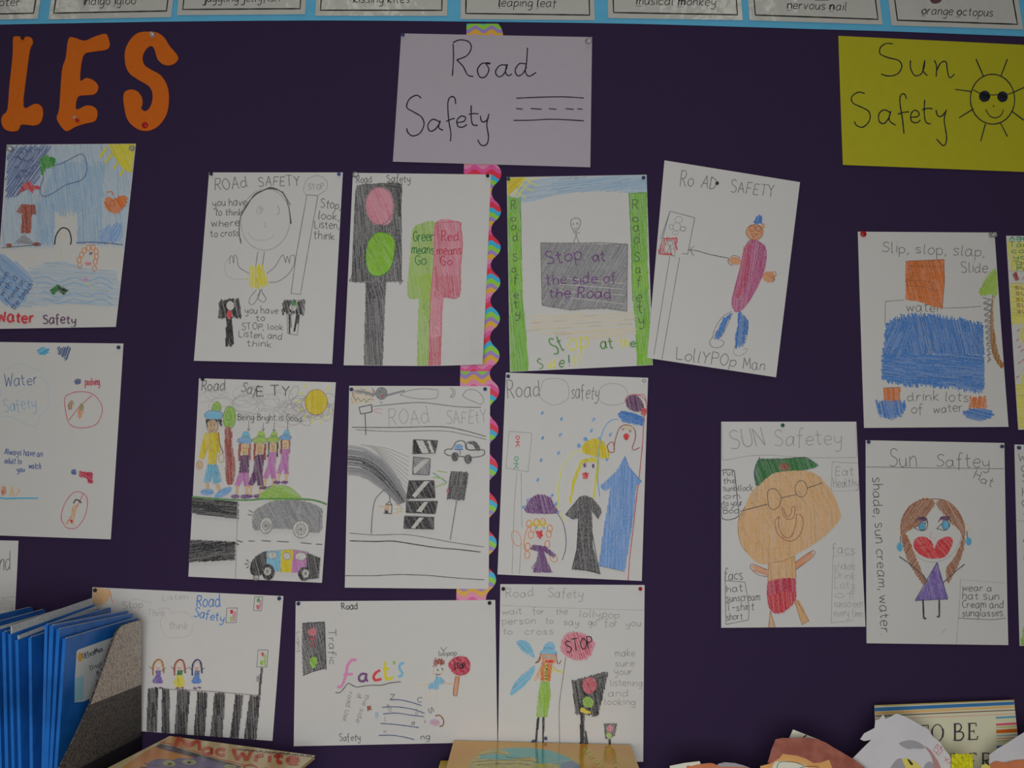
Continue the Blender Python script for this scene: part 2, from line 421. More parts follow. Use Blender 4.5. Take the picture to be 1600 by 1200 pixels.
def board_material():
    m = bpy.data.materials.new('purple_pinboard_fabric'); m.use_nodes = True; nt = m.node_tree
    b = nt.nodes['Principled BSDF']; b.inputs['Roughness'].default_value = 0.85; b.inputs['Specular IOR Level'].default_value = 0.1
    tc = nt.nodes.new('ShaderNodeTexCoord')
    def noise(scale, det):
        n = nt.nodes.new('ShaderNodeTexNoise'); n.inputs['Scale'].default_value = scale; n.inputs['Detail'].default_value = det
        nt.links.new(tc.outputs['Object'], n.inputs['Vector']); return n
    fine, broad = noise(620, 2), noise(5, 2)
    mx = nt.nodes.new('ShaderNodeMix'); mx.data_type = 'RGBA'
    mx.inputs[6].default_value = (0.038, 0.0215, 0.067, 1); mx.inputs[7].default_value = (0.052, 0.030, 0.087, 1)
    nt.links.new(fine.outputs['Fac'], mx.inputs[0])
    mx2 = nt.nodes.new('ShaderNodeMix'); mx2.data_type = 'RGBA'; mx2.inputs[7].default_value = (0.047, 0.028, 0.075, 1)
    nt.links.new(broad.outputs['Fac'], mx2.inputs[0]); nt.links.new(mx.outputs[2], mx2.inputs[6])
    nt.links.new(mx2.outputs[2], b.inputs['Base Color'])
    bp = nt.nodes.new('ShaderNodeBump'); bp.inputs['Strength'].default_value = 0.25; bp.inputs['Distance'].default_value = 0.0006
    nt.links.new(fine.outputs['Fac'], bp.inputs['Height']); nt.links.new(bp.outputs['Normal'], b.inputs['Normal'])
    MATS['board'] = m; return m
board_material()
def box(name, x0, x1, y0, y1, z0, z1, m, kind=None, parent=None):
    A = Vector((x0, y0, z1)); o = slab(name, A, Vector((x1, y0, z1)), Vector((0, 0, z0 - z1)), Vector((0, 1, 0)), 0, y1 - y0, m, parent)
    if kind: o['kind'] = kind
    return o
box('wall_back', -2.6, 2.6, 0.0, 0.12, 0.0, 2.75, MATS['board'], 'structure')
mat('floor_vinyl', (0.20, 0.19, 0.18), 0.5, 0.5, 30.0, (0.25, 0.24, 0.22))
mat('plaster', (0.62, 0.61, 0.58), 0.8, 0.3, 8.0, (0.58, 0.57, 0.54))
box('floor', -2.6, 2.6, -3.4, 0.0, -0.1, 0.0, MATS['floor_vinyl'], 'structure')
box('ceiling', -2.6, 2.6, -3.4, 0.12, 2.75, 2.85, MATS['plaster'], 'structure')
mat('shelf_laminate', (0.16, 0.13, 0.11), 0.5, 0.4, 12.0, (0.12, 0.10, 0.09))
SHELF = 0.965
tag(box('trim_1', -1.6, 1.6, -0.36, -0.001, SHELF - 0.03, SHELF, MATS['shelf_laminate'], 'structure'), 'dark ledge below the pinboard')

# light blue paper strip along the top of the board, its lower edge as it runs in the photograph
edge = [(-60, 41), (0, 38.5), (130, 36), (280, 33.6), (480, 32), (620, 32.6), (760, 34), (980, 37), (1160, 42), (1290, 46), (1400, 49.3), (1600, 57), (1660, 59.5)]
edge = smooth_pts(edge, False, 3)
V = []; F = []
for u, v in edge:
    for y in (-0.0012, 0.0):
        p = W(u, v, y); V.append(p); V.append(Vector((p.x * 1.02, y, 2.42)))
n = len(edge)
for i in range(n - 1):
    a, b = 4 * i, 4 * (i + 1)
    F += [(a, b, b + 1, a + 1), (a + 2, a + 3, b + 3, b + 2), (a, a + 2, b + 2, b), (a + 1, b + 1, b + 3, a + 3)]
o = mesh('trim_2', V, F, MATS['strip_blue']); tag(o, 'light blue paper strip along the top of the board', kind='structure')

# ------------------------------------------------------------------ laminated alphabet cards
CARDS = [  # outer bl, br; inner bl, br; word, baseline, initial positions
 ((-150, 35.5), (60.4, 31), (-142, 27), (54, 22.4), 'hungry helicopter', (-105, 13.5), (32, 10.6), 'cut off at the left end of the top row'),
 ((77, 32), (268.6, 28.5), (85.4, 22.4), (261.3, 18.9), 'indigo igloo', (131, 9.6), (212.6, 8.2), 'lettered indigo igloo'),
 ((277.5, 25.4), (477.5, 24), (286.6, 16.6), (469.5, 15.4), 'juggling jellyfish', (319, 4.6), (437, 4.0), 'lettered juggling jellyfish'),
 ((493, 26.2), (698.8, 26.6), (501.4, 17.7), (690.5, 17.9), 'kissing kites', (552, 6.0), (640, 6.2), 'lettered kissing kites'),
 ((719.6, 31.5), (929, 33.3), (728, 22.8), (921, 25.4), 'leaping leaf', (778, 11.6), (869, 12.6), 'lettered leaping leaf'),
 ((950, 29.8), (1159.6, 33.3), (958.5, 21.4), (1151.5, 24.9), 'musical monkey', (993, 8.6), (1117, 10.8), 'lettered musical monkey'),
 ((1170.5, 33.3), (1377.8, 40.2), (1179.5, 25.2), (1370.5, 32), 'nervous nail', (1228, 15.2), (1321, 18.0), 'lettered nervous nail'),
 ((1391.8, 41.3), (1597, 47.7), (1401, 33.3), (1588, 39.8), 'orange octopus', (1438, 23.8), (1549, 27.4), 'lettered orange octopus'),
]
PRT = MATS['laminate_print']
for k, (bl, br, il, ir, word, t0, t1, desc) in enumerate(CARDS):
    H = 158.0
    def up(p): return (p[0] + (800 - p[0]) * 0.030, p[1] - H)
    a, b = up(bl), up(br)
    S_ = Sheet('alphabet_card', 'laminated alphabet card ' + desc, 'card', [*a, *b, *br, *bl], (0, 0, 1), lift=0.0022, amp=0.0014, paper='laminate',
               seed=40 + k, group='laminated alphabet cards along the top', grid=(16, 10), sheet_name='laminated_sheet')
    S_.part('printed_frame')
    c, d = up(il), up(ir)
    S_.L([c[0], c[1] + 18, *il, *ir, d[0], d[1] + 18], PRT, 2.1, closed=True)
    S_.part('printed_word').T(word, *t0, *t1, 13.5, PRT, 1.15, slant=0.12, jit=0.01)
    wd = word.split(' ')
    L = t1[0] - t0[0]; tot = sum(glyph(ch)[1] for ch in word); x = 0.0
    if k:
        for q in wd:     # the bold initial is underlined
            x0 = t0[0] + L * x / tot; wi = L * glyph(q[0])[1] / tot * .8; y0 = t0[1] + (t1[1] - t0[1]) * x / tot
            if q[0] not in 'jk': S_.L([x0, y0 + 2.6, x0 + wi, y0 + 2.8], PRT, 0.6)
            S_.T(q[0], x0 + .5, y0, x0 + wi + .5, y0, 13.5, PRT, 1.3, slant=0.12, jit=0)
            x += sum(glyph(ch)[1] for ch in q + ' ')
    if k == 7:
        S_.part('printed_octopus').solid([1449, -14, 1452, 3, 1458, 7.5, 1466, 6, 1470, 1, 1470, -14, 1461, -22], MATS['laminate_octopus'], smooth=True)
    if k == 6:
        S_.part('printed_picture').L([1261, -6, 1263, 1.5], PRT, 2.2).L([1272, 2.2, 1294, 2.4], PRT, 0.6)
    S_.done()

# ------------------------------------------------------------------ scalloped paper border behind the drawings
def border_material():
    m = bpy.data.materials.new('printed_wavy_stripes'); m.use_nodes = True; nt = m.node_tree
    b = nt.nodes['Principled BSDF']; b.inputs['Roughness'].default_value = 0.5; b.inputs['Specular IOR Level'].default_value = 0.35
    tc = nt.nodes.new('ShaderNodeTexCoord'); sp = nt.nodes.new('ShaderNodeSeparateXYZ'); nt.links.new(tc.outputs['Object'], sp.inputs[0])
    def M(op, a, b_=None):
        n = nt.nodes.new('ShaderNodeMath'); n.operation = op
        for i, q in enumerate((a, b_)):
            if q is None: continue
            if isinstance(q, (int, float)): n.inputs[i].default_value = q
            else: nt.links.new(q, n.inputs[i])
        return n.outputs[0]
    wave = M('MULTIPLY', M('SINE', M('MULTIPLY', sp.outputs['X'], 2 * math.pi / 0.0265)), 0.0036)
    t = M('FRACT', M('DIVIDE', M('SUBTRACT', 5.0 - 0.318 * 0.05394, M('ADD', sp.outputs['Z'], wave)), 0.05394))
    cr = nt.nodes.new('ShaderNodeValToRGB'); cr.color_ramp.interpolation = 'CONSTANT'
    bands = [(0.0, (186, 40, 62)), (.17, (44, 142, 186)), (.31, (114, 164, 52)), (.46, (128, 106, 160)), (.58, (204, 138, 44)), (.72, (212, 112, 140)), (.86, (196, 70, 124))]
    e = cr.color_ramp.elements
    while len(e) < len(bands): e.new(1.0)
    for i, (pos, c) in enumerate(bands): e[i].position = pos; e[i].color = (*alb(c), 1)
    nt.links.new(t, cr.inputs[0]); nt.links.new(cr.outputs[0], b.inputs['Base Color'])
    return m
bm_ = border_material()
def lerp_tab(tab, y):
    for (a, b), (c, d) in zip(tab, tab[1:]):
        if y <= c: return b + (d - b) * (y - a) / (c - a)
    return tab[-1][1]
LEFT = [(0, 729.5), (37, 729), (255, 725), (590, 719), (935, 713), (960, 712)]
RMID = [(0, 779), (37, 778.5), (255, 776), (600, 772.5), (935, 767), (960, 766.5)]
PEAK = [-16, 41 + 14, 98 + 14, 156 + 14, 214, 271.5, 330, 387, 441, 498, 556, 611.6, 671.8, 730, 789, 849, 906, 964]
def phase(y):
    for a, b in zip(PEAK, PEAK[1:]):
        if a <= y <= b: return (y - a) / (b - a)
    return 0
def border(y0, y1, shift, off, label):
    V = []; F = []; ys = [y0 + i * 3.0 for i in range(int((y1 - y0) / 3) + 1)]
    for y in ys:
        cph = math.cos(2 * math.pi * phase(y)); r = lerp_tab(RMID, y) + 7.6 * (abs(cph) ** 0.8) * (1 if cph > 0 else -1); l = lerp_tab(LEFT, y)
        for yy in (-0.0004 - off, -0.0001 - off): V.append(W(l, y, yy)); V.append(W(r, y, yy))
    for i in range(len(ys) - 1):
        a, b = 4 * i, 4 * i + 4
        F += [(a, b, b + 1, a + 1), (a + 2, a + 3, b + 3, b + 2), (a + 1, b + 1, b + 3, a + 3), (a, a + 2, b + 2, b)]
    F += [(0, 1, 3, 2), (4 * len(ys) - 4, 4 * len(ys) - 2, 4 * len(ys) - 1, 4 * len(ys) - 3)]
    o = mesh('scalloped_border_strip', V, F, bm_, origin=Vector((0, 0, shift))); o.location = (0, 0, shift)
    tag(o, label, 'border', 'rainbow scalloped border strips')
border(37, 580, 0.0, 0.0003, 'upper length of rainbow scalloped border, from the blue strip down to the traffic light poster')
border(571, 952, 0.43 * 0.05394, 0.0, 'lower length of rainbow scalloped border, beside the grey rainbow poster')

# ------------------------------------------------------------------ orange cut-out letters
LC = (0, 0, 2.963)
LET = {
 'L': [62, 180, 76, 170, 98, 172, 108, 184, 122, 171, 148, 178, 153, 202, 140, 232, 125, 340, 110, 496, 160, 482, 190, 490, 201, 522, 190, 566, 160, 582, 118, 578, 97, 580, 84, 605, 50, 609, 20, 596, 7, 560, 16, 533, 36, 508, 45, 400, 60, 260],
 'E': [318, 182, 346, 176, 392, 190, 440, 171, 490, 158, 504, 182, 509, 214, 490, 232, 430, 241, 386, 260, 372, 372, 400, 362, 437, 375, 457, 405, 440, 436, 400, 442, 361, 450, 354, 508, 400, 490, 436, 496, 452, 520, 442, 560, 392, 574, 350, 588, 312, 608, 290, 594, 264, 550, 276, 500, 288, 330, 306, 268],
 'S': [690, 148, 640, 154, 604, 186, 580, 238, 582, 300, 602, 342, 644, 372, 692, 402, 708, 442, 700, 490, 676, 516, 655, 504, 661, 480, 655, 446, 630, 420, 594, 418, 573, 440, 577, 500, 594, 560, 640, 600, 690, 606, 736, 582, 772, 530, 783, 460, 775, 398, 745, 350, 700, 324, 668, 300, 662, 260, 680, 226, 702, 214, 717, 232, 731, 276, 762, 302, 802, 299, 826, 274, 815, 248, 786, 214, 762, 176, 730, 153],
}
for ch, l in LET.items():
    o = cutout('cut_out_letter', l, MATS['card_orange'], LC, Vector((0, -0.0004, 0)), WALLN, 0.0012, step=3)
    tag(o, f'orange card cut-out letter {ch} at the top left of the purple board', 'letter', 'orange cut-out letters')

# ------------------------------------------------------------------ heading sheets
TC = (540, 0, 2.963)
s = Sheet('heading_sheet', 'lilac sheet reading Road Safety in black marker beside dashed road lines', 'sign', [258, 157, 1141, 174, 1132, 778, 220, 752], TC, lift=0.0016, amp=0.002, paper='paper_lilac', seed=3, grid=(14, 10))
K, w = 'ink', 1.9
s.part('marker_writing')
s.L([498, 205, 500, 270, 495, 355], K, w, True).S([497, 200, 530, 187, 570, 196, 582, 226, 560, 262, 515, 280, 515, 280, 545, 312, 565, 350, 592, 358], K, w)
s.S([668, 300, 634, 296, 611, 325, 622, 360, 648, 358, 664, 325, 650, 296, 672, 296], K, w)
s.S([745, 305, 715, 306, 694, 335, 706, 358, 728, 352, 745, 320, 748, 300], K, w).S([748, 300, 740, 335, 752, 354, 770, 346], K, w)
s.S([836, 300, 805, 298, 785, 328, 796, 354, 820, 345, 838, 312], K, w).S([842, 224, 838, 290, 832, 335, 850, 357, 882, 338], K, w)
s.S([350, 458, 330, 444, 296, 462, 284, 500, 316, 522, 352, 545, 364, 580, 345, 620, 312, 633, 290, 618, 284, 598], K, w)
s.S([436, 568, 404, 556, 382, 582, 390, 610, 414, 604, 436, 575, 438, 562], K, w).S([438, 562, 432, 595, 452, 607], K, w)
s.S([510, 486, 506, 458, 488, 452, 474, 480, 478, 560, 488, 620, 486, 658], K, w).S([466, 566, 490, 556, 506, 552], K, w)
s.S([518, 572, 548, 566, 556, 548, 536, 542, 516, 562, 522, 590, 545, 592, 562, 580], K, w)
s.S([582, 492, 582, 550, 590, 582, 612, 584], K, w).S([570, 534, 595, 530, 616, 532], K, w)
s.S([624, 540, 630, 566, 648, 566, 662, 548], K, w).S([664, 532, 654, 580, 662, 640, 652, 674, 628, 676, 612, 652], K, w)
s.part('road_lines').S([790, 459, 880, 455, 1000, 452, 1102, 457], K, 1.6).S([778, 562, 860, 561, 960, 556, 1102, 563], K, 1.6)
for a, b in ((790, 820), (857, 908), (940, 976), (1018, 1056), (1072, 1096)): s.L([a, 507, b, 510], K, 1.5)
s.done()

SC = (1060, 0, 2.963)
s = Sheet('heading_sheet', 'yellow sheet reading Sun Safety with a smiling sun wearing sunglasses', 'sign', [739, 168, 1638, 212, 1658, 802, 758, 767], SC, lift=0.0016, amp=0.002, paper='paper_yellow', seed=4, grid=(14, 10))
s.part('marker_writing')
s.S([992, 206, 960, 204, 934, 222, 932, 252, 970, 270, 1016, 282, 1032, 310, 1012, 345, 970, 355, 936, 346], K, w)
s.S([1072, 282, 1072, 318, 1090, 352, 1118, 348, 1134, 318, 1138, 282], K, w).S([1138, 282, 1130, 330, 1150, 354], K, w)
s.S([1182, 282, 1192, 310, 1190, 358], K, w).S([1192, 330, 1212, 294, 1236, 290, 1242, 330, 1252, 364, 1275, 346], K, w)
s.S([860, 436, 830, 430, 800, 452, 806, 480, 850, 502, 880, 522, 882, 560, 852, 592, 822, 584, 812, 566], K, w)
s.S([978, 526, 950, 512, 926, 530, 926, 565, 948, 576, 970, 550, 980, 518], K, w).S([980, 518, 972, 560, 1002, 584], K, w)
s.S([1052, 462, 1044, 440, 1026, 444, 1022, 480, 1034, 560, 1040, 622], K, w).S([1012, 532, 1040, 524, 1064, 522], K, w)
s.S([1070, 546, 1102, 544, 1110, 528, 1090, 514, 1072, 534, 1076, 566, 1100, 572, 1116, 560], K, w)
s.S([1136, 466, 1134, 530, 1142, 570, 1164, 578], K, w).S([1124, 512, 1150, 506, 1172, 508], K, w)
s.S([1188, 514, 1196, 540, 1214, 542, 1232, 522], K, w).S([1236, 512, 1226, 560, 1236, 630, 1234, 665, 1220, 678, 1190, 648], K, w)
s.part('drawn_sun').E(1450, 463, 103, 116, K, 1.7)
for a in ([1374, 276, 1408, 356], [1520, 276, 1490, 354], [1276, 418, 1354, 428], [1548, 430, 1604, 405], [1362, 508, 1294, 550], [1540, 520, 1594, 560], [1416, 578, 1394, 658], [1486, 574, 1518, 636]): s.L(a, K, 1.7)
s.S([1418, 512, 1436, 540, 1462, 550, 1488, 538, 1500, 512], K, 1.5).E(1454, 495, 2, 2, K, 1.0)
s.part('drawn_sunglasses', sub=True).FE(1413, 450, 26, 25, K, 20, .8, 1.4, .2).FE(1496, 452, 24, 24, K, 20, .8, 1.4, .2).L([1436, 444, 1476, 443], K, 1.4).L([1360, 420, 1390, 436], K, 1.4).L([1518, 442, 1550, 430], K, 1.4)
s.done()

# ------------------------------------------------------------------ children's drawings
def drawing(label, corners, crop, **k):
    k.setdefault('amp', 0.0025)
    return Sheet('child_drawing', label, 'drawing', corners, crop, group="children's safety posters on the purple board", **k)

# big faced girl with lollipop sign
s = drawing('pencil poster of a round faced lollipop person in a yellow striped top', [137, 55, 908, 55, 848, 1160, 52, 1142], (290, 255, 3.692), seed=11)
s.part('handwriting').T('ROAd', 168, 158, 360, 142, 66, 'pencil', 1.1).T('SAFETY', 420, 136, 660, 132, 56, 'pencil', 1.1)
s.T('you have', 158, 250, 352, 246, 44, 'pencil', 1.1).T('to think', 172, 302, 325, 304, 40, 'pencil', 1.1).T('where', 150, 370, 312, 364, 44, 'pencil', 1.1).T('to cross', 146, 428, 312, 420, 40, 'pencil', 1.1)
s.T('Stop,', 778, 254, 894, 268, 52, 'pencil', 1.1).T('look,', 764, 324, 886, 332, 46, 'pencil', 1.1).T('Listen,', 744, 376, 886, 380, 46, 'pencil', 1.1).T('think.', 738, 440, 872, 444, 46, 'pencil', 1.1)
s.T('you have', 345, 868, 536, 872, 40, 'pencil', 1.0).T('to', 410, 912, 460, 912, 34, 'pencil', 1.0).T('STOP, look', 326, 962, 566, 964, 38, 'pencil', 1.0).T('Listen, and', 310, 1004, 558, 1020, 40, 'pencil', 1.0).T('think.', 356, 1058, 512, 1064, 40, 'pencil', 1.0)
s.part('drawn_person').E(463, 328, 143, 178, 'pencil_faint', 1.0, rot=4)
for q in range(3): s.S([322, 468 - 8 * q, 312, 400 + 3 * q, 318, 320, 350 + 3 * q, 250, 400, 190 - 3 * q, 455, 158, 495, 142 + 4 * q, 545, 162, 575 + 2 * q, 195, 598, 260, 612 - 2 * q, 352], 'pencil_dark', 1.2)
s.L([560, 165, 608, 245], 'pencil', 1.4).L([580, 200, 600, 265], 'pencil', 2)
s.E(430, 274, 16, 24, 'pencil_ghost', 1.2, rot=20).E(530, 275, 13, 26, 'pencil_faint', 1, a0=-90, a1=100).FE(432, 274, 9, 18, 'pencil_ghost', 60, 2, .9, 1, 20).L([465, 340, 458, 370, 470, 366], 'pencil_ghost', 1)
s.S([362, 400, 390, 438, 440, 448, 490, 438, 515, 415], 'pencil_ghost', 1)
s.L([420, 514, 408, 600], 'pencil', .9).L([458, 514, 446, 600], 'pencil', .9)
s.S([372, 640, 320, 610, 305, 585, 300, 545, 285, 535, 280, 580, 274, 540, 260, 545, 258, 582], 'pencil', .9).S([256, 545, 230, 590, 240, 645, 280, 670, 350, 672], 'pencil_ghost', .9)
s.S([472, 640, 520, 600, 550, 548, 570, 535, 580, 578, 590, 540, 602, 580, 608, 540, 632, 540, 628, 590, 590, 650, 530, 688, 484, 690], 'pencil', .9)
s.S([412, 735, 375, 780, 372, 812, 398, 815, 430, 760, 432, 735], 'pencil', .9).S([440, 730, 420, 778, 450, 805, 468, 785, 446, 750, 446, 730], 'pencil', .9)
s.part('yellow_top', sub=True).F([368, 605, 410, 598, 408, 720, 378, 728, 360, 680], 'yellow', 92, 3.4, 2.2, 4).F([412, 598, 450, 595, 482, 705, 410, 722], 'yellow', 80, 2.6, 2.2, 5)
s.part('drawn_lollipop_sign').S([700, 190, 682, 160, 700, 100, 760, 74, 812, 100, 815, 150, 765, 188], 'pencil_faint', .9).L([702, 186, 640, 540, 612, 755, 666, 760, 700, 560, 765, 190, 702, 186], 'pencil', .9).T('STOP', 706, 156, 800, 152, 32, 'pencil_faint', .9)
s.part('drawn_traffic_light').F([200, 800, 312, 790, 322, 892, 195, 894], 'black', 78, 2.4, 2.4, 5).L([193, 897, 207, 797, 310, 787, 326, 890, 195, 897], 'pencil_dark', 1)
s.F([240, 895, 268, 895, 282, 1050, 236, 1050], 'black', 86, 1.8, 2.2, 5).FE(262, 825, 20, 26, 'white', 80, 1.4, 2)
s.FE(257, 877, 14, 24, 'red', 70, 1.2, 1.6)
s.part('drawn_traffic_light').F([564, 800, 690, 796, 685, 872, 560, 870], 'black', 78, 2.6, 2.3, 5).L([562, 872, 572, 795, 693, 794, 686, 875], 'pencil', .8).FE(625, 835, 18, 20, 'white', 80, 1.4, 2).FE(629, 814, 12, 14, 'green_bright', 70, 1.2, 1.6)
s.F([600, 876, 612, 876, 610, 985, 598, 985], 'black', 88, 2, 2, 5).F([640, 876, 662, 876, 638, 975, 622, 975], 'black', 100, 2, 2, 5).L([590, 880, 592, 985, 648, 996, 662, 878], 'pencil', .8)
s.done()

# two traffic lights
s = drawing('poster of a large black traffic light beside a green and red sign', [80, 57, 875, 67, 830, 1176, 28, 1168], (530, 255, 3.692), seed=12, curl=0.01)
s.part('handwriting').T('Road', 100, 116, 190, 112, 42, 'pencil', 1.1).T('Safety', 274, 108, 410, 112, 40, 'pencil', 1.1)
s.part('drawn_traffic_light').FS([100, 160, 130, 128, 240, 122, 355, 122, 358, 250, 360, 450, 360, 660, 350, 684, 80, 686, 76, 640, 84, 440, 92, 250], 'charcoal', 84, 1.5, 1.35, 3, under='grey')
s.F([156, 684, 272, 684, 262, 900, 252, 1174, 144, 1174, 150, 900], 'charcoal', 86, 1.6, 1.35, 2, under='grey')
s.F([160, 690, 270, 690, 266, 785, 158, 780], 'charcoal', 75, 2, 1.5, 2).F([80, 480, 150, 470, 160, 680, 82, 684], 'black', 86, 3, 1.3, 3).F([318, 130, 356, 125, 358, 300, 330, 320], 'black', 84, 2.4, 1.3, 3).F([200, 130, 355, 124, 352, 150, 230, 150], 'black', 10, 2, 1.3, 3)
s.S([82, 686, 76, 640, 92, 250, 100, 150, 130, 128, 350, 122, 356, 180, 360, 660, 345, 684], 'pencil_dark', .9)
s.part('red_lamp', 'pale red oval lamp', sub=True).FS([240, 142, 285, 160, 312, 215, 312, 280, 292, 345, 240, 358, 190, 345, 155, 280, 158, 210, 190, 155], 'rose', 65, 1.5, 1.6, 2, under='rose').E(233, 250, 80, 108, 'pencil', 1.0)
s.part('green_lamp', 'bright green oval lamp', sub=True).FS([245, 402, 300, 420, 322, 470, 312, 560, 285, 625, 225, 655, 175, 632, 156, 560, 165, 470, 200, 415], 'lime', 60, 1.3, 1.7, 1.5, under='lime').S([245, 402, 300, 420, 322, 470, 312, 560, 285, 625, 225, 655, 175, 632, 156, 560, 165, 470, 200, 415], 'green_dark', .8, True)
s.part('drawn_sign_green_half').FS([430, 380, 460, 358, 556, 350, 552, 560, 530, 800, 460, 785, 400, 778, 395, 720, 410, 560, 418, 450], 'green_pale', 82, 1.5, 1.6, 2, under='green_pale').F([462, 780, 532, 785, 520, 1174, 450, 1174], 'green_pale', 86, 1.5, 1.6, 2, under='green_pale')
s.F([440, 660, 540, 640, 530, 800, 470, 790], 'lime_green', 80, 2, 1.6, 3).T('Green', 426, 455, 550, 450, 56, 'green_dark', 1.2).T('means', 418, 524, 548, 528, 52, 'green_dark', 1.2).T('Go', 440, 590, 502, 590, 54, 'green_dark', 1.2).L([552, 560, 545, 556], 'green_dark', 1.2)
s.part('drawn_sign_red_half').FS([556, 350, 690, 342, 702, 380, 712, 470, 700, 600, 695, 770, 600, 778, 530, 800, 545, 600], 'rose', 82, 1.4, 1.5, 2, under='rose').F([540, 785, 600, 778, 592, 980, 585, 1174, 518, 1174, 524, 950], 'rose', 86, 1.4, 1.5, 2, under='rose')
s.F([560, 360, 600, 350, 590, 700, 550, 760], 'red_pencil', 84, 2.6, 1.2, 3).F([530, 1010, 590, 1000, 585, 1170, 520, 1170], 'red_pencil', 88, 2.2, 1.3, 2).F([560, 655, 695, 655, 690, 770, 600, 776, 550, 770], 'red_pencil', 84, 2.8, 1.2, 2)
s.S([556, 350, 690, 342, 702, 380, 712, 470, 700, 600, 690, 775, 600, 780, 590, 980, 585, 1174], 'red_pencil', 1).S([556, 350, 545, 600, 528, 800, 520, 1170], 'red_pencil', 1)
s.T('Red', 588, 455, 690, 450, 58, 'crimson', 1.2).T('means', 566, 530, 706, 528, 50, 'crimson', 1.2).T('Go', 586, 592, 650, 592, 52, 'crimson', 1.2)
s.done()

# stop at the side of the road
s = drawing('poster with green side strips and a grey block of purple writing', [42, 80, 824, 66, 858, 1132, 60, 1170], (780, 255, 3.581), seed=13)
s.part('coloured_sky').FS([110, 120, 250, 85, 500, 75, 820, 72, 826, 165, 700, 165, 500, 160, 300, 185, 130, 220], 'blue_pale', 172, 1.7, 1.7, 6, under=None).FS([300, 110, 600, 85, 815, 100, 815, 150, 600, 140, 350, 165], 'blue_sky', 172, 3.2, 1.5, 6)
s.part('drawn_sun').F([46, 84, 150, 80, 120, 120, 50, 180], 'sun', 135, 1.3, 1.7, 2, under='sun').L([150, 80, 80, 180], 'yellow_pale', 2).L([185, 85, 100, 190], 'yellow_pale', 1.8).L([110, 115, 190, 160], 'yellow_pale', 1.6).L([140, 90, 212, 130], 'yellow_pale', 1.6).L([85, 150, 150, 200], 'yellow_pale', 1.6).L([190, 80, 215, 100], 'yellow_pale', 1.6)
s.part('green_side_strip').F([46, 186, 116, 200, 122, 350, 130, 720, 150, 950, 165, 1165, 62, 1168, 55, 700], 'green', 84, 1.5, 1.5, 2, under='green_pale')
s.F([60, 280, 120, 300, 128, 700, 70, 720], 'lime', 84, 3, 1.2, 3)
s.L([118, 190, 122, 350, 124, 540], 'green_dark', .7)
for ch, x, y in zip('Road', (64, 64, 68, 76), (262, 326, 376, 440)): s.T(ch, x, y, x + 28, y, 40 if ch in 'oa' else 48, 'pencil_dark', .9)
for ch, x, y in zip('Safety', (76, 70, 78, 82, 80, 88), (548, 612, 672, 756, 810, 864)): s.T(ch, x, y, x + 26, y, 46, 'pencil_dark', .9)
s.part('green_side_strip').F([724, 172, 824, 165, 830, 560, 842, 900, 858, 1132, 770, 1132, 762, 900, 742, 700, 735, 400], 'green', 84, 1.5, 1.5, 2, under='green_pale').F([740, 560, 830, 560, 836, 700, 745, 720], 'lime', 84, 2, 1.3, 3).F([768, 900, 842, 900, 856, 1125, 772, 1130], 'lime', 84, 2.6, 1.3, 3)
s.L([724, 172, 824, 168], 'green_dark', .7).L([726, 175, 740, 500, 745, 775], 'green_dark', .7)
for ch, x, y in zip('Road', (742, 742, 746, 752), (258, 330, 386, 450)): s.T(ch, x, y, x + 36, y, 52 if ch in 'oa' else 56, 'pencil_dark', .9)
for ch, x, y in zip('Safety', (752, 760, 766, 764, 770, 778), (552, 618, 688, 778, 840, 906)): s.T(ch, x, y, x + 30, y, 54, 'pencil_dark', .9)
s.part('drawn_stick_figure').S([402, 325, 400, 350, 418, 382, 440, 375, 454, 340, 450, 318, 428, 310, 404, 318], 'pencil', .9, True).E(414, 344, 3, 3, 'pencil', .7).E(436, 342, 4, 4, 'pencil', .7).S([418, 364, 428, 372, 436, 362], 'pencil', .7).L([428, 382, 430, 408, 414, 452], 'pencil', .9).L([430, 408, 446, 452], 'pencil', .9).L([410, 388, 428, 400, 452, 390], 'pencil', .7)
s.part('grey_block').F([234, 452, 716, 458, 712, 830, 600, 815, 480, 820, 400, 825, 240, 798], 'grey', 120, 1.5, 1.5, 3, under='grey_light').F([360, 480, 700, 470, 700, 560, 380, 520], 'grey~d', 110, 6, .9, 4).F([330, 640, 690, 660, 690, 800, 360, 790], 'white', 5, 9, .8, 4)
s.L([232, 450, 440, 452, 560, 448, 716, 458, 712, 832, 590, 814, 480, 816, 400, 824, 240, 798, 232, 450], 'pencil', 1.0)
s.part('purple_writing').T('Stop', 264, 572, 462, 545, 72, 'purple', 1.7).T('at', 522, 552, 592, 550, 56, 'purple', 1.7).T('the side of', 262, 684, 655, 668, 58, 'purple', 1.6).T('the Road.', 276, 754, 642, 762, 56, 'purple', 1.7)
s.part('pale_ground').F([180, 850, 745, 840, 755, 960, 600, 1010, 170, 950], 'cream', 176, 5, 1.8, 8)
s.part('green_and_yellow_writing').T('St', 304, 1072, 366, 1052, 92, 'green_pencil', 1.6).T('op', 386, 1052, 498, 1040, 96, 'yellow_pale', 2.0).T('at', 566, 1042, 636, 1036, 72, 'green_pencil', 1.6).T('th', 672, 1032, 724, 1030, 56, 'yellow_pale', 1.8).T('e', 730, 1032, 762, 1032, 50, 'green_pencil', 1.5)
s.T('s', 222, 1158, 248, 1150, 90, 'green_pencil', 1.3).T('id', 268, 1148, 314, 1148, 56, 'yellow_pale', 1.8).T('e', 332, 1142, 360, 1142, 60, 'green_pencil', 1.5).T('!', 382, 1138, 392, 1138, 56, 'green_pencil', 1.5).T('!!', 412, 1140, 450, 1138, 54, 'yellow_pale', 1.8)
s.done()

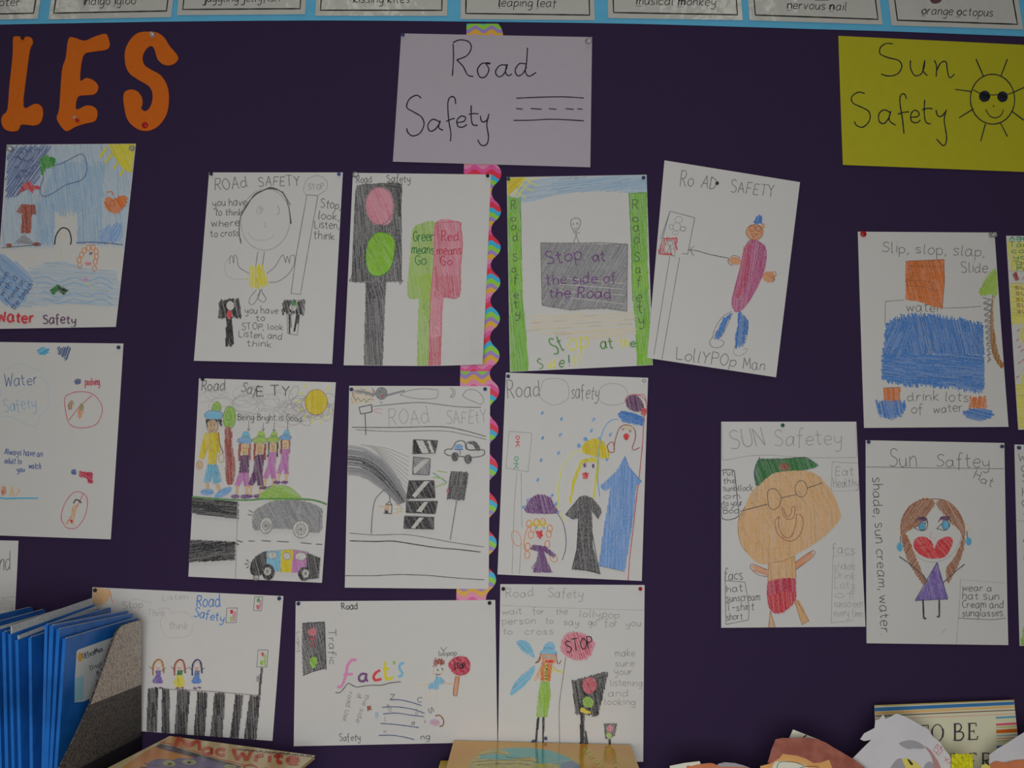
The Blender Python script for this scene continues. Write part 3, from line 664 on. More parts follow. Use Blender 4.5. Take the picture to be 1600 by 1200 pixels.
# lollypop man
s = drawing('tilted poster of a lollypop man in a long pink coat and blue trousers', [93, 24, 807, 139, 678, 1168, 0, 1066], (1010, 245, 3.38), seed=14, lift=0.0045, amp=0.003)
s.part('handwriting').T('Ro', 172, 158, 242, 164, 80, 'pencil', 1.1).T('AD', 282, 166, 360, 180, 72, 'pencil', 1.1).T('SAFETY', 438, 192, 668, 216, 60, 'pencil', 1.0)
s.T('LollYPOp', 150, 1072, 462, 1116, 62, 'pencil', 1.0).T('Man', 502, 1122, 616, 1132, 60, 'pencil', 1.0)
s.part('drawn_crossing_box').L([72, 440, 122, 292, 252, 328, 214, 520, 185, 516], 'pencil', 1).L([122, 292, 60, 518, 150, 526], 'pencil', .9).E(168, 338, 20, 17, 'pencil_faint', .9).E(158, 374, 20, 22, 'pencil_faint', .9).E(128, 376, 10, 14, 'pencil_faint', .9).E(190, 386, 14, 12, 'pencil', .9).E(150, 406, 16, 10, 'pencil_faint', .9)
s.L([120, 530, 36, 1050], 'pencil', .9).L([172, 536, 78, 1072], 'pencil', .9).S([72, 518, 110, 522, 150, 535], 'pencil_faint', .9)
s.part('red_man_panel', sub=True).F([88, 438, 160, 436, 158, 500, 110, 522, 60, 500], 'red_pencil', 75, 2.6, 1.5, 5).F([108, 448, 140, 450, 136, 510, 92, 508], 'white', 80, 1.5, 2, 1).L([86, 438, 158, 436], 'red', 1.6).L([158, 436, 150, 490], 'red_pencil', 2).L([60, 494, 72, 520, 130, 520], 'red', 1.6).E(122, 462, 14, 16, 'pencil', .8).L([122, 478, 104, 512], 'pencil', .8).L([122, 478, 126, 514], 'pencil', .8)
s.part('drawn_pole').S([216, 498, 262, 502, 330, 522, 430, 542], 'pencil_dark', 1).L([228, 484, 240, 530], 'pencil', .7).L([250, 476, 224, 500, 250, 528], 'pencil', .7)
s.part('drawn_leg').S([445, 822, 400, 848, 362, 900, 345, 958, 372, 965, 400, 940, 450, 830], 'pencil', .8).S([345, 955, 328, 985, 345, 1010, 385, 1010, 405, 985, 385, 972], 'pencil', .9).part('drawn_leg').S([460, 1005, 455, 1040, 480, 1056, 515, 1040, 526, 1018, 500, 1022], 'pencil_faint', .9).S([485, 820, 530, 880, 520, 970, 500, 1010], 'pencil', .7)
s.part('blue_trouser_leg').F([400, 862, 445, 828, 400, 930, 375, 968, 352, 955], 'blue', 110, 1.4, 1.9, 4).part('blue_trouser_leg').F([480, 825, 530, 875, 528, 930, 500, 1000, 465, 1008, 462, 950, 476, 900], 'blue', 95, 1.4, 1.9, 5)
s.part('drawn_person').FS([545, 445, 600, 462, 626, 500, 620, 590, 580, 690, 520, 790, 470, 825, 445, 780, 460, 700, 490, 590, 510, 500], 'magenta', 98, 1.5, 1.5, 2, under='pink').S([545, 445, 600, 462, 626, 500, 620, 590, 580, 690, 520, 790, 470, 825, 445, 780, 460, 700, 490, 590, 510, 500], 'magenta', 1, True).F([510, 480, 545, 470, 530, 650, 490, 740, 470, 760, 500, 600], 'crimson', 98, 2.4, 1.2, 4)
s.part('head', sub=True).FE(566, 405, 44, 40, 'flesh', 80, 1.4, 1.6, rot=-10).FE(612, 372, 8, 14, 'flesh', 80).E(552, 385, 16, 15, 'brown_red', .9).E(586, 386, 15, 13, 'brown_red', .9).S([548, 412, 562, 432, 578, 415, 562, 416], 'brown_red', .9).E(566, 405, 45, 41, 'brown', .7)
s.part('blue_hat', sub=True).F([560, 358, 578, 320, 605, 318, 604, 360], 'blue', 95, 1.3, 1.9, 3)
s.part('hand', sub=True).FE(462, 556, 34, 18, 'flesh', 20, 1.4, 1.6, rot=8).S([430, 545, 425, 560, 440, 580, 452, 572], 'brown', .8).S([440, 535, 460, 528, 490, 540], 'brown', .8).part('hand', sub=True).FE(640, 640, 32, 28, 'flesh', 30, 1.4, 1.6).S([650, 622, 672, 612, 678, 634, 660, 640, 672, 655, 655, 668], 'brown', .8)
s.done()

# slip slop slap
s = drawing('poster of a large orange and blue water bottle with a palm tree', [36, 45, 812, 50, 887, 1154, 68, 1160], (1330, 350, 3.637), seed=15, paper='paper_dim')
s.part('handwriting').T('Slip, slop, slap,', 170, 160, 752, 188, 62, 'pencil', 1.0).T('Slide', 620, 276, 770, 278, 60, 'pencil', 1.0).T('water', 308, 500, 505, 502, 56, 'pencil', 1.0).T('drink lots', 312, 1006, 660, 1010, 56, 'pencil', 1.0).T('of', 334, 1076, 402, 1076, 50, 'pencil', 1.0).T('water', 460, 1074, 625, 1066, 52, 'pencil', 1.0)
s.part('orange_bottle_top').F([308, 214, 525, 204, 525, 320, 512, 482, 460, 470, 380, 440, 306, 432], 'orange', 75, 1.3, 1.7, 2, under='orange').L([308, 214, 522, 204, 526, 330, 512, 482], 'brown', .9).L([312, 322, 400, 325, 480, 340], 'brown', .7).L([312, 352, 400, 360, 490, 384], 'brown', .7).L([315, 240, 520, 246], 'brown', .7)
s.part('blue_water').F([196, 575, 280, 530, 340, 520, 470, 525, 560, 540, 640, 550, 745, 580, 748, 900, 740, 948, 660, 948, 560, 925, 420, 915, 300, 915, 240, 895, 172, 888, 168, 820, 188, 640], 'blue', 78, 1.5, 1.7, 8).F([175, 740, 745, 745, 742, 945, 600, 930, 400, 912, 240, 895, 172, 885], 'blue', 6, 1.3, 1.9, 4, under='blue').F([200, 580, 360, 540, 300, 740, 190, 800], 'blue', 115, 2, 1.8, 6)
s.L([188, 570, 190, 442, 300, 434], 'pencil', .8).L([505, 480, 620, 478, 735, 470], 'pencil', .8)
s.part('drawn_palm_tree').FS([820, 262, 822, 400, 790, 402, 726, 400, 740, 350, 770, 300], 'lime_green', 125, 1.5, 1.8, 4, under='green_pale').FS([818, 400, 802, 450, 806, 600, 830, 740, 860, 800, 850, 820, 810, 770, 788, 680, 790, 480], 'trunk', 95, 1.3, 1.6, 2, under='tan')
s.S([800, 405, 788, 520, 790, 650, 800, 730, 850, 818], 'brown', 1)
s.part('sideways_writing')
for i in range(11): s.L([740 + i * 3, 420 + i * 34, 792 - i, 432 + i * 33, 748 + i * 2, 448 + i * 34, 790, 460 + i * 31], 'pencil', 1.1)
s.part('drawn_small_bottle').F([180, 936, 272, 930, 270, 1020, 182, 1015], 'orange', 86, 1.6, 1.7, 3).L([178, 934, 272, 930], 'pencil', .8).F([130, 1012, 300, 1015, 302, 1050, 270, 1095, 220, 1105, 150, 1085], 'blue', 78, 1.8, 1.8, 6).part('drawn_small_bottle').F([666, 985, 760, 982, 762, 1045, 662, 1050], 'orange', 100, 2, 1.7, 5).FS([630, 1072, 700, 1050, 780, 1062, 794, 1090, 740, 1118, 670, 1110], 'blue', 15, 1.5, 1.8, 4)
s.done()

# children in beanies by the road
s = drawing('poster of children in beanies waiting above two cars on a road', [93, 40, 847, 62, 772, 1166, 37, 1132], (285, 580, 3.529), seed=16)
s.part('grey_clouds')
for k in range(26):
    cx, cy = 150 + s.rnd.random() * 560, 120 + s.rnd.random() * 90 + (40 if k > 12 else 0)
    if cx > 520: cy += s.rnd.random() * 60
    rx, ry = 40 + s.rnd.random() * 70, 20 + s.rnd.random() * 34
    s.E(cx, cy, rx, ry, 'pencil_ghost', .8, rot=s.rnd.random() * 60 - 30)
for k in range(14): s.E(600 + s.rnd.random() * 200, 120 + s.rnd.random() * 130, 30 + s.rnd.random() * 50, 20 + s.rnd.random() * 40, 'pencil_faint', .8, rot=s.rnd.random() * 180)
s.part('handwriting').T('Road', 106, 106, 238, 106, 60, 'pencil', 1.1).T('Saf', 322, 112, 408, 138, 58, 'pencil', 1.1).T('E TY', 408, 136, 592, 136, 58, 'pencil_dark', 1.1).T('Being Bright is Good', 308, 268, 660, 278, 34, 'pencil', 1.0)
for x, y0, y1 in ((370, 275, 325), (450, 285, 325), (510, 282, 330), (584, 278, 330)): s.L([x, y0, x - 2, y1], 'pencil', .8).L([x - 9, y1 - 8, x - 2, y1 + 6, x + 8, y1 - 8], 'pencil', .8)
s.part('drawn_sun').FE(740, 172, 60, 68, 'sun', 90, 1.3, 1.6, rot=10, under='sun').E(740, 172, 62, 70, 'brown', .6)
for a in range(0, 360, 26):
    r = math.radians(a); s.L([740 + 78 * math.cos(r), 172 + 86 * math.sin(r), 740 + 112 * math.cos(r), 172 + 124 * math.sin(r)], 'yellow_pale', 1.8) if 740 + 112 * math.cos(r) < 842 and 172 + 124 * math.sin(r) > 70 else None
s.part('drawn_tree').FE(263, 258, 32, 62, 'grass', 80, 1.3, 1.6, rot=8, under='green_pale').E(263, 258, 33, 63, 'green_pencil', .7).E(258, 250, 14, 24, 'green_pencil', .7).FS([240, 318, 272, 320, 280, 420, 295, 520, 285, 615, 250, 618, 242, 520, 238, 400], 'brown_red', 86, 1.5, 1.6, 2, under='rose')
def child(nm, cx, top, k, hat, brim, hair, dress, skirt, shoes, lean=0):
    s.part(nm)
    s.FS([cx - 18 * k, top + 34 * k, cx - 12 * k, top + 6 * k, cx + 4 * k, top, cx + 20 * k, top + 12 * k, cx + 22 * k, top + 36 * k], hat, 20, 1.2, 1.5, .8)
    s.FE(cx - 4 * k, top + 50 * k, 40 * k, 16 * k, brim, 10, 1.2, 1.5, .8).E(cx - 4 * k, top + 50 * k, 41 * k, 17 * k, 'pencil', .6).S([cx - 18 * k, top + 22 * k, cx, top + 30 * k, cx + 20 * k, top + 20 * k], 'green_pencil', .8)
    s.FE(cx - 4 * k, top + 98 * k, 26 * k, 34 * k, 'skin', 80, 1.4, 1.5, .5).L([cx - 8 * k, top + 88 * k, cx - 8 * k, top + 98 * k], 'pencil_dark', .7).L([cx + 4 * k, top + 88 * k, cx + 4 * k, top + 98 * k], 'pencil_dark', .7).S([cx - 12 * k, top + 112 * k, cx - 4 * k, top + 118 * k, cx + 6 * k, top + 110 * k], 'pencil', .7)
    s.F([cx - 36 * k, top + 70 * k, cx - 26 * k, top + 66 * k, cx - 28 * k, top + 160 * k, cx - 40 * k, top + 165 * k], hair, 88, 1.4, 1.5, 1).F([cx + 20 * k, top + 70 * k, cx + 30 * k, top + 70 * k, cx + 26 * k, top + 160 * k, cx + 18 * k, top + 150 * k], hair, 88, 1.4, 1.5, 1)
    l = lean
    s.F([cx - 26 * k, top + 132 * k, cx + 20 * k, top + 130 * k, cx + 28 * k + l, top + 230 * k, cx - 24 * k + l, top + 235 * k], dress, 82, 1.2, 1.5, 1)
    s.F([cx - 24 * k + l, top + 228 * k, cx + 26 * k + l, top + 228 * k, cx + 34 * k + l, top + 305 * k, cx + 4 * k + l, top + 300 * k, cx - 2 * k + l, top + 260 * k, cx - 22 * k + l, top + 300 * k, cx - 50 * k + l, top + 295 * k], skirt, 80, 1.2, 1.5, 1)
    for d in (-32, 20): s.F([cx + (d - 7) * k + l, top + 300 * k, cx + (d + 7) * k + l, top + 300 * k, cx + (d + 3) * k + l * 1.3, top + 352 * k, cx + (d - 9) * k + l * 1.3, top + 352 * k], 'skin', 88, 1.4, 1.4, .5).FE(cx + (d - 10) * k + l * 1.3, top + 358 * k, 24 * k, 10 * k, shoes, 10, 1.2, 1.5, .5)
child('drawn_child', 352, 334, 1.0, 'aqua', 'blue_mid', 'brown_red', 'plum', 'mauve', 'purple', -10)
child('drawn_child', 436, 332, 1.0, 'lime_green', 'lime_green', 'brown_red', 'plum', 'plum', 'purple', -18)
child('drawn_child', 508, 336, .86, 'lime_green', 'lime_green', 'black', 'mauve', 'mauve', 'plum', -16)
child('drawn_child', 576, 328, .80, 'aqua', 'blue_mid', 'brown', 'mauve', 'mauve', 'purple', -12)
s.part('drawn_lollipop_person').FS([168, 220, 175, 185, 195, 170, 213, 185, 216, 218], 'grass', 20, 1.2, 1.5, 1).FE(178, 245, 50, 26, 'aqua', 10, 1.3, 1.6, .8, under='blue_pale').E(178, 245, 51, 27, 'pencil', .6)
s.F([136, 266, 222, 270, 222, 310, 204, 280, 150, 285, 142, 318], 'black', 80, 1.2, 1.5, 1).FE(172, 305, 30, 38, 'skin', 85, 2, 1.3, .5).E(172, 305, 31, 39, 'pencil', .6).L([164, 290, 164, 305], 'pencil_dark', .8).L([182, 290, 182, 305], 'pencil_dark', .8).S([158, 325, 170, 332, 184, 322], 'brown_red', .8)
s.F([130, 345, 205, 340, 212, 450, 196, 450, 190, 520, 150, 515, 150, 400, 125, 485, 98, 480, 118, 390], 'sun', 84, 1.3, 1.6, 1, under='yellow').L([205, 340, 210, 400, 232, 455], 'brown', 1.2).E(100, 520, 18, 24, 'skin', 1).E(220, 482, 15, 24, 'skin', 1).FE(100, 520, 14, 20, 'skin', 80, 2, 1.3, .5)
s.F([148, 515, 196, 518, 222, 610, 180, 622, 172, 570, 160, 612, 126, 612], 'aqua', 84, 1.3, 1.6, 1, under='blue_mid').F([134, 618, 152, 618, 150, 655, 138, 655], 'skin', 88).F([190, 626, 208, 622, 216, 658, 200, 662], 'skin', 88).FE(144, 668, 36, 16, 'blue_mid', 10, 1.3, 1.6).FE(232, 670, 50, 18, 'blue_mid', 10, 1.3, 1.6, rot=-28)
s.part('green_hill').FS([438, 706, 462, 660, 520, 632, 590, 640, 632, 672, 646, 706], 'grass', 20, 1.3, 1.7, 1, under='lime_green').S([60, 694, 200, 706, 360, 712, 480, 704, 650, 706, 740, 715, 808, 738], 'green_pencil', 2.4)
s.part('crossing_stripe').F([58, 700, 312, 724, 312, 814, 56, 784], 'black', 5, 1.4, 1.8, 3).part('crossing_stripe').F([52, 932, 296, 942, 294, 1040, 46, 1052], 'black', 170, 1.4, 1.8, 3).L([300, 945, 318, 958], 'black', 1.4)
s.part('road_lines').L([312, 730, 300, 1140], 'pencil_ghost', .8)
for a in ([310, 934, 340, 943], [372, 936, 408, 938], [444, 934, 494, 938], [528, 938, 594, 942], [660, 946, 718, 952], [742, 953, 776, 956]): s.L(a, 'pencil_dark', 1)
s.part('drawn_grey_car').FS([402, 780, 450, 746, 520, 718, 620, 712, 700, 728, 770, 760, 772, 800, 758, 888, 600, 868, 480, 868, 402, 872], 'grey', 60, 1.5, 1.6, 2, under='grey_light').FE(470, 850, 33, 46, 'white', 80, 1.3, 2, .3, rot=10).FE(660, 872, 44, 48, 'white', 80, 1.3, 2, .3).E(470, 850, 33, 46, 'pencil', .9, rot=10).E(660, 872, 44, 48, 'pencil', .9).E(468, 852, 18, 24, 'pencil', .8).E(660, 872, 26, 30, 'pencil', .8)
for r in range(0, 180, 45):
    a = math.radians(r)
    for cx, cy, q in ((468, 852, 20), (660, 872, 28)): s.L([cx - q * math.cos(a), cy - q * math.sin(a), cx + q * math.cos(a), cy + q * math.sin(a)], 'pencil', .7)
s.F([645, 745, 668, 735, 682, 785, 640, 785], 'grey_light', 80, 2, 1.4).L([374, 768, 396, 780], 'pencil', 1).L([368, 792, 394, 794], 'pencil', 1).L([764, 770, 758, 885], 'pencil', 1)
s.part('drawn_taxi').FS([388, 1060, 420, 1020, 475, 996, 475, 1080, 440, 1120, 390, 1116], 'black', 75, 1.3, 1.6, 2, under='charcoal').F([475, 995, 552, 988, 548, 1106, 475, 1080], 'aqua', 80, 1.4, 1.5, 1, under='blue_pale').F([553, 990, 622, 984, 608, 1106, 550, 1106], 'sun', 80, 1.3, 1.6, 1, under='yellow').F([622, 986, 700, 1000, 690, 1106, 610, 1108], 'mauve', 80, 1.3, 1.6, 1, under='purple').F([692, 1002, 764, 1030, 756, 1140, 700, 1146, 690, 1106], 'black', 80, 1.4, 1.6, 1, under='charcoal')
s.FE(482, 1106, 33, 44, 'black', 70, 1.2, 1.7, .5).FE(680, 1116, 33, 38, 'black', 70, 1.2, 1.7, .5).FE(478, 1102, 18, 22, 'white', 80, 1.2, 1.8, .2).FE(686, 1114, 18, 22, 'white', 80, 1.2, 1.8, .2)
for cx, cy in ((478, 1102), (686, 1114)):
    for r in range(0, 180, 45): a = math.radians(r); s.L([cx - 18 * math.cos(a), cy - 20 * math.sin(a), cx + 18 * math.cos(a), cy + 20 * math.sin(a)], 'pencil_dark', .6)
s.FE(506, 1014, 24, 20, 'white', 80, 1.2, 1.8, .2).FE(584, 1018, 20, 20, 'white', 80, 1.2, 1.8, .2).FE(660, 1020, 30, 22, 'white', 80, 1.2, 1.8, .2).E(506, 1014, 24, 20, 'pencil', .7).E(584, 1018, 20, 20, 'pencil', .7).E(660, 1020, 30, 22, 'pencil', .7)
for a in ([362, 1038, 376, 1052], [352, 1062, 374, 1064], [362, 1084, 376, 1076]): s.L(a, 'pencil_dark', 1.2)
s.done()

# bird, crossing and rainbow in pencil
s = drawing('pencil poster of a grey rainbow, striped crossing blocks and a small car', [56, 46, 833, 48, 825, 1166, 33, 1158], (530, 590, 3.531), seed=17)
s.part('drawn_sky').FS([72, 60, 140, 52, 190, 80, 180, 130, 110, 145, 80, 120], 'cream', 60, 2.4, 1.6, 3).F([70, 90, 90, 80, 95, 140, 72, 150], 'tan', 80, 3, 1.2, 3).S([80, 66, 76, 100, 92, 125, 105, 112, 120, 132, 140, 118, 150, 138, 165, 120, 190, 122], 'pencil', .9)
s.S([336, 96, 380, 74, 460, 62, 520, 66, 545, 72, 540, 110, 500, 118, 420, 116, 336, 96], 'pencil', .8).S([610, 62, 628, 62, 640, 82, 630, 108, 614, 106, 630, 88, 620, 68], 'pencil', .9).S([680, 100, 700, 74, 730, 66, 770, 80, 798, 122, 780, 148, 740, 132, 705, 118, 680, 100], 'pencil', .8)
s.part('drawn_bird').FE(234, 88, 30, 32, 'grey', 60, 1.3, 1.5, 1, under='grey_light').F([85, 70, 130, 66, 200, 92, 190, 108, 140, 90, 90, 88], 'grey', 10, 1.5, 1.4, 2).F([178, 50, 196, 70, 205, 92, 190, 84], 'grey', 70, 1.5, 1.4, 2).F([262, 92, 358, 70, 362, 76, 266, 104], 'grey', 165, 1.4, 1.4, 1).E(234, 88, 31, 33, 'pencil_dark', .7).E(228, 78, 3, 3, 'pencil_dark', .8).F([234, 98, 250, 96, 240, 118], 'brown_red', 80, 1.2, 1.4).S([225, 132, 238, 138, 228, 148], 'pencil', .7)
s.part('handwriting').T('ROAd', 272, 264, 502, 248, 84, 'pencil_faint', .9).T('SAFEtY', 590, 254, 815, 250, 68, 'pencil_faint', .9)
s.part('road_lines').S([185, 160, 300, 148, 440, 138, 560, 150, 660, 162, 782, 165], 'pencil', 1.2).S([72, 275, 300, 276, 560, 272, 680, 290, 810, 326], 'pencil_dark', 1.2).S([92, 288, 300, 298, 560, 294, 680, 312, 812, 342], 'pencil', 1).S([60, 858, 200, 868, 360, 865, 480, 882, 620, 908, 800, 934], 'pencil', 1.1).S([60, 900, 200, 904, 300, 902, 420, 920, 540, 938, 660, 948, 780, 962], 'pencil_dark', 1.6).S([35, 1092, 200, 1092, 320, 1086, 480, 1090, 640, 1104, 802, 1115], 'pencil_dark', 1.1)
s.part('drawn_sign').L([110, 165, 180, 150, 182, 190, 120, 202, 110, 165], 'pencil_dark', 1.4).L([144, 202, 148, 318], 'pencil_dark', 1.3).L([190, 180, 220, 172, 240, 178], 'rose', .8).L([190, 186, 236, 200], 'rose', .8)
s.part('grey_rainbow')
MID = ((50, 458, 0, 1, 84), (130, 470, -.12, 1, 80), (200, 508, -.5, .85, 70), (262, 566, -.75, .65, 60), (312, 628, -.85, .5, 46), (356, 690, -.9, .4, 34))
for k in range(90):
    o = s.rnd.random() * 2 - 1; i0 = s.rnd.choice((0, 0, 0, 1, 1, 2)); i1 = s.rnd.choice((4, 5, 6, 6, 6))
    dk = 'charcoal' if abs(o) < .4 and s.rnd.random() < .7 else ('grey' if abs(o) < .72 else 'grey_light')
    l = []
    for x, y, dx, dy, wd_ in MID[i0:i1]: l += [x + dx * o * wd_, y + dy * o * wd_]
    if len(l) > 4: s.S(l, dk, 1.4 if dk != 'grey_light' else 1.0)
for k in range(8): s.S([120 + k * 10, 372 + k * 2, 260, 392 + k * 12, 384, 440 + k * 26], 'pencil_ghost', 1.0)
s.part('drawn_crossing')
for q, wh in (([412, 345, 545, 350, 530, 418, 408, 422], ([428, 350, 462, 348, 498, 420, 462, 420], [488, 350, 500, 350, 526, 416, 512, 418])), ([412, 440, 504, 450, 498, 538, 408, 535], ([412, 500, 480, 444, 504, 452, 420, 532],)),
              ([388, 570, 524, 570, 530, 664, 374, 668], ([404, 652, 470, 574, 500, 574, 424, 662],)), ([374, 684, 544, 684, 530, 752, 372, 745], ([428, 738, 470, 688, 492, 688, 456, 742],)), ([364, 765, 524, 772, 522, 836, 360, 832], ([400, 828, 442, 774, 468, 774, 420, 832],))):
    s.F(q, 'black' if q[1] != 440 else 'grey', 65, 1.4, 1.6, 1, under='charcoal')
    for z in wh: s.F(z, 'white', 50, 1.2, 1.9, .2)
    s.L(q + q[:2], 'pencil_dark', 1.1)
s.part('drawn_car').S([580, 408, 600, 396, 622, 396, 645, 360, 672, 350, 696, 362, 706, 398, 780, 400, 800, 404, 796, 430, 740, 442, 660, 436, 600, 430, 580, 412], 'pencil_dark', 1.1).FS([706, 362, 740, 352, 768, 372, 778, 402, 756, 400, 740, 374], 'charcoal', 30, 1.3, 1.5, 1).S([700, 366, 712, 400, 758, 402], 'pencil_dark', .9).FE(660, 388, 22, 16, 'blue_mid', 20, 1.2, 1.6, .5).L([636, 398, 684, 398], 'pencil_dark', .9).L([668, 400, 668, 430], 'pencil', .8).FE(640, 438, 18, 24, 'charcoal', 70, 1.2, 1.6).FE(711, 452, 20, 24, 'charcoal', 70, 1.2, 1.6)
s.part('drawn_traffic_light').F([618, 522, 712, 528, 690, 674, 598, 668], 'charcoal', 100, 1.4, 1.5, 3, under='grey').L([622, 520, 712, 530, 690, 674, 598, 668, 612, 560, 622, 520], 'pencil_dark', 1).L([650, 676, 614, 895], 'pencil', 1).FE(600, 626, 6, 12, 'red_pencil', 80).L([520, 528, 596, 580], 'jade', 1.2).L([518, 552, 580, 560], 'green_pale', 1.2).L([532, 606, 592, 584], 'green_pale', 1.4).L([540, 516, 596, 526], 'green_pale', 1)
s.part('drawn_house').S([180, 860, 186, 760, 200, 680, 230, 640, 264, 616, 278, 640, 284, 690], 'pencil', 1.1).L([262, 700, 282, 684, 294, 702, 292, 752, 248, 748], 'pencil_dark', 1).L([262, 700, 256, 748], 'pencil_dark', 1.4).L([262, 702, 292, 704], 'pencil_dark', 1).FE(267, 718, 10, 16, 'tan', 80).F([260, 734, 272, 734, 272, 750, 260, 750], 'black', 80)
for a in ([308, 700, 350, 720], [312, 730, 356, 730], [308, 750, 350, 742], [220, 712, 248, 716]): s.L(a, 'cream', 2)
s.done()

# rain and umbrellas
s = drawing('poster of three girls with purple, yellow and blue umbrellas in the rain', [72, 26, 856, 55, 820, 1174, 26, 1138], (770, 575, 3.531), seed=18, lift=0.0017)
s.part('handwriting').T('Road', 80, 166, 262, 158, 96, 'pencil', 1.1).T('safety', 430, 166, 582, 172, 76, 'pencil', 1.0)
s.part('drawn_cloud').S([266, 110, 282, 70, 340, 58, 398, 72, 418, 112, 414, 168, 380, 194, 340, 206, 292, 190, 268, 168, 252, 150, 266, 110], 'pencil_faint', .9).part('drawn_cloud').S([584, 128, 610, 98, 660, 86, 716, 100, 744, 140, 742, 178, 700, 200, 650, 206, 600, 192, 584, 160, 584, 128], 'pencil_faint', .9)
for x, y in ((272, 250), (378, 282), (556, 285), (274, 388), (372, 370), (544, 346), (474, 430), (510, 394), (362, 470), (266, 510), (248, 618), (630, 504), (648, 368), (192, 730), (326, 704), (348, 750), (170, 768), (364, 794), (584, 392)):
    b = 11 if (x, y) in ((474, 430), (510, 394)) else 7
    s.part('raindrop').FE(x, y, b, 11, 'blue_mid', 60, 1.3, 1.4, .6, rot=25)
s.part('drawn_crossing_sign').L([90, 350, 216, 360, 194, 574, 72, 552, 90, 350], 'pencil_faint', .9).L([132, 578, 118, 760, 106, 1136], 'pencil_faint', .9).L([156, 576, 158, 760, 160, 880], 'pencil_faint', .9).L([158, 960, 146, 1138], 'pencil_faint', .9).stick(138, 412, 1.05, 'red', 1.1).stick(130, 532, 1.2, 'jade', 1.3)
s.part('girl_with_purple_umbrella').FS([188, 796, 190, 750, 220, 712, 262, 700, 310, 712, 334, 750, 348, 800], 'purple', 75, 1.4, 1.6, 2, under='mauve').S([188, 796, 220, 800, 260, 792, 300, 802, 350, 800], 'purple', 1).S([346, 790, 385, 850, 402, 930, 400, 1000, 382, 1060], 'purple', 1.1)
s.S([178, 1010, 172, 960, 185, 900, 205, 860], 'orange_line', 1.2).FE(252, 860, 50, 20, 'yellow_pale', 20, 2, 1.6)
for x, y in ((222, 884), (210, 920), (200, 860), (314, 886), (308, 915), (190, 1030), (192, 985), (300, 972), (240, 852), (275, 850)): s.E(x, y, 14, 20, 'orange_line', 1.3)
s.FE(240, 878, 5, 6, 'blue_mid', 80).FE(282, 882, 5, 6, 'blue_mid', 80).F([238, 900, 258, 902, 270, 895, 274, 925, 258, 945, 245, 930], 'lips', 60, 1.2, 1.6, 1).L([234, 908, 262, 918], 'lips', .8)
s.E(130, 940, 24, 44, 'orange_line', .8, rot=-20).E(335, 1050, 22, 18, 'orange_line', 1, rot=40)
s.F([220, 976, 290, 985, 346, 1030, 336, 1046, 280, 1010, 296, 1060, 325, 1126, 220, 1126, 240, 1070, 252, 1010, 208, 1000], 'purple', 80, 1.3, 1.6, 1.5, under='plum').L([246, 1060, 214, 1104, 330, 1125], 'purple', .9)
s.part('girl_with_yellow_umbrella').FS([498, 465, 496, 430, 525, 402, 565, 394, 605, 408, 632, 450, 640, 494, 600, 496, 560, 486], 'sun', 80, 1.4, 1.8, 2, under='yellow').S([500, 460, 450, 466, 410, 510, 380, 560, 364, 640, 360, 720, 370, 800, 400, 850], 'yellow_pale', 1.6)
s.F([486, 508, 560, 496, 590, 520, 560, 520, 500, 520, 480, 560, 450, 640, 430, 740, 420, 740, 440, 620], 'yellow', 95, 1.6, 1.7, 2).F([574, 520, 590, 520, 576, 620, 556, 720, 548, 720], 'yellow', 100, 1.6, 1.6, 2)
s.FE(506, 538, 7, 11, 'purple', 80).FE(552, 542, 7, 10, 'purple', 80).F([490, 585, 512, 576, 528, 585, 518, 612, 500, 610], 'lips', 60, 1.2, 1.7, 1)
s.F([482, 710, 510, 706, 545, 718, 590, 770, 596, 800, 578, 834, 556, 800, 545, 790, 545, 900, 552, 1000, 575, 1070, 590, 1134, 520, 1118, 436, 1108, 462, 1000, 474, 830, 440, 834, 402, 808, 440, 760], 'charcoal', 84, 1.3, 1.5, 1.5, under='charcoal').L([482, 710, 400, 808, 440, 834, 474, 790, 462, 1000, 436, 1108, 520, 1112, 590, 1136, 575, 1070, 545, 900], 'black', .9)
s.part('girl_with_blue_umbrella').F([690, 262, 712, 238, 770, 250, 830, 275, 830, 318, 780, 312, 716, 296], 'blue', 20, 1.4, 1.8, 4, under='dress_blue').S([690, 284, 650, 292, 615, 330, 592, 400, 580, 500, 576, 600, 588, 710], 'blue_mid', 1.2).FS([735, 180, 760, 152, 800, 160, 830, 215, 815, 240, 770, 235, 740, 215], 'plum', 80, 1.3, 1.7, 2, under='brown').S([728, 190, 740, 160, 790, 148, 840, 180, 846, 240, 820, 262], 'red_pencil', 1).F([815, 225, 848, 228, 840, 262, 818, 258], 'red', 60, 1.6, 1.5, 2).S([790, 152, 830, 150, 846, 190], 'red_pencil', .9)
s.L([832, 250, 826, 400, 806, 600, 790, 720, 770, 900, 752, 1050, 744, 1170], 'red_pencil', 1.3)
s.S([640, 466, 630, 430, 660, 410, 668, 462, 640, 466], 'brown_red', 1.1).S([666, 450, 676, 390, 700, 330, 740, 316, 780, 340, 784, 390, 768, 440, 776, 454, 810, 440], 'brown_red', 1.2).FE(740, 332, 30, 12, 'cream', 20, 2, 1.6).E(716, 340, 5, 5, 'brown', .8).E(756, 350, 5, 5, 'brown', .8).F([718, 372, 738, 360, 750, 374, 742, 398, 724, 396], 'lips', 60, 1.2, 1.7, 1.5)
s.F([728, 490, 748, 550, 818, 628, 806, 642, 790, 640, 772, 820, 724, 1120, 582, 1090, 610, 900, 650, 660, 612, 678, 594, 652, 680, 572], 'dress_blue', 92, 1.5, 1.6, 2, under='blue_mid').L([728, 490, 748, 550, 818, 630], 'blue', 1).L([582, 1088, 724, 1122], 'pencil', .7)
s.done()

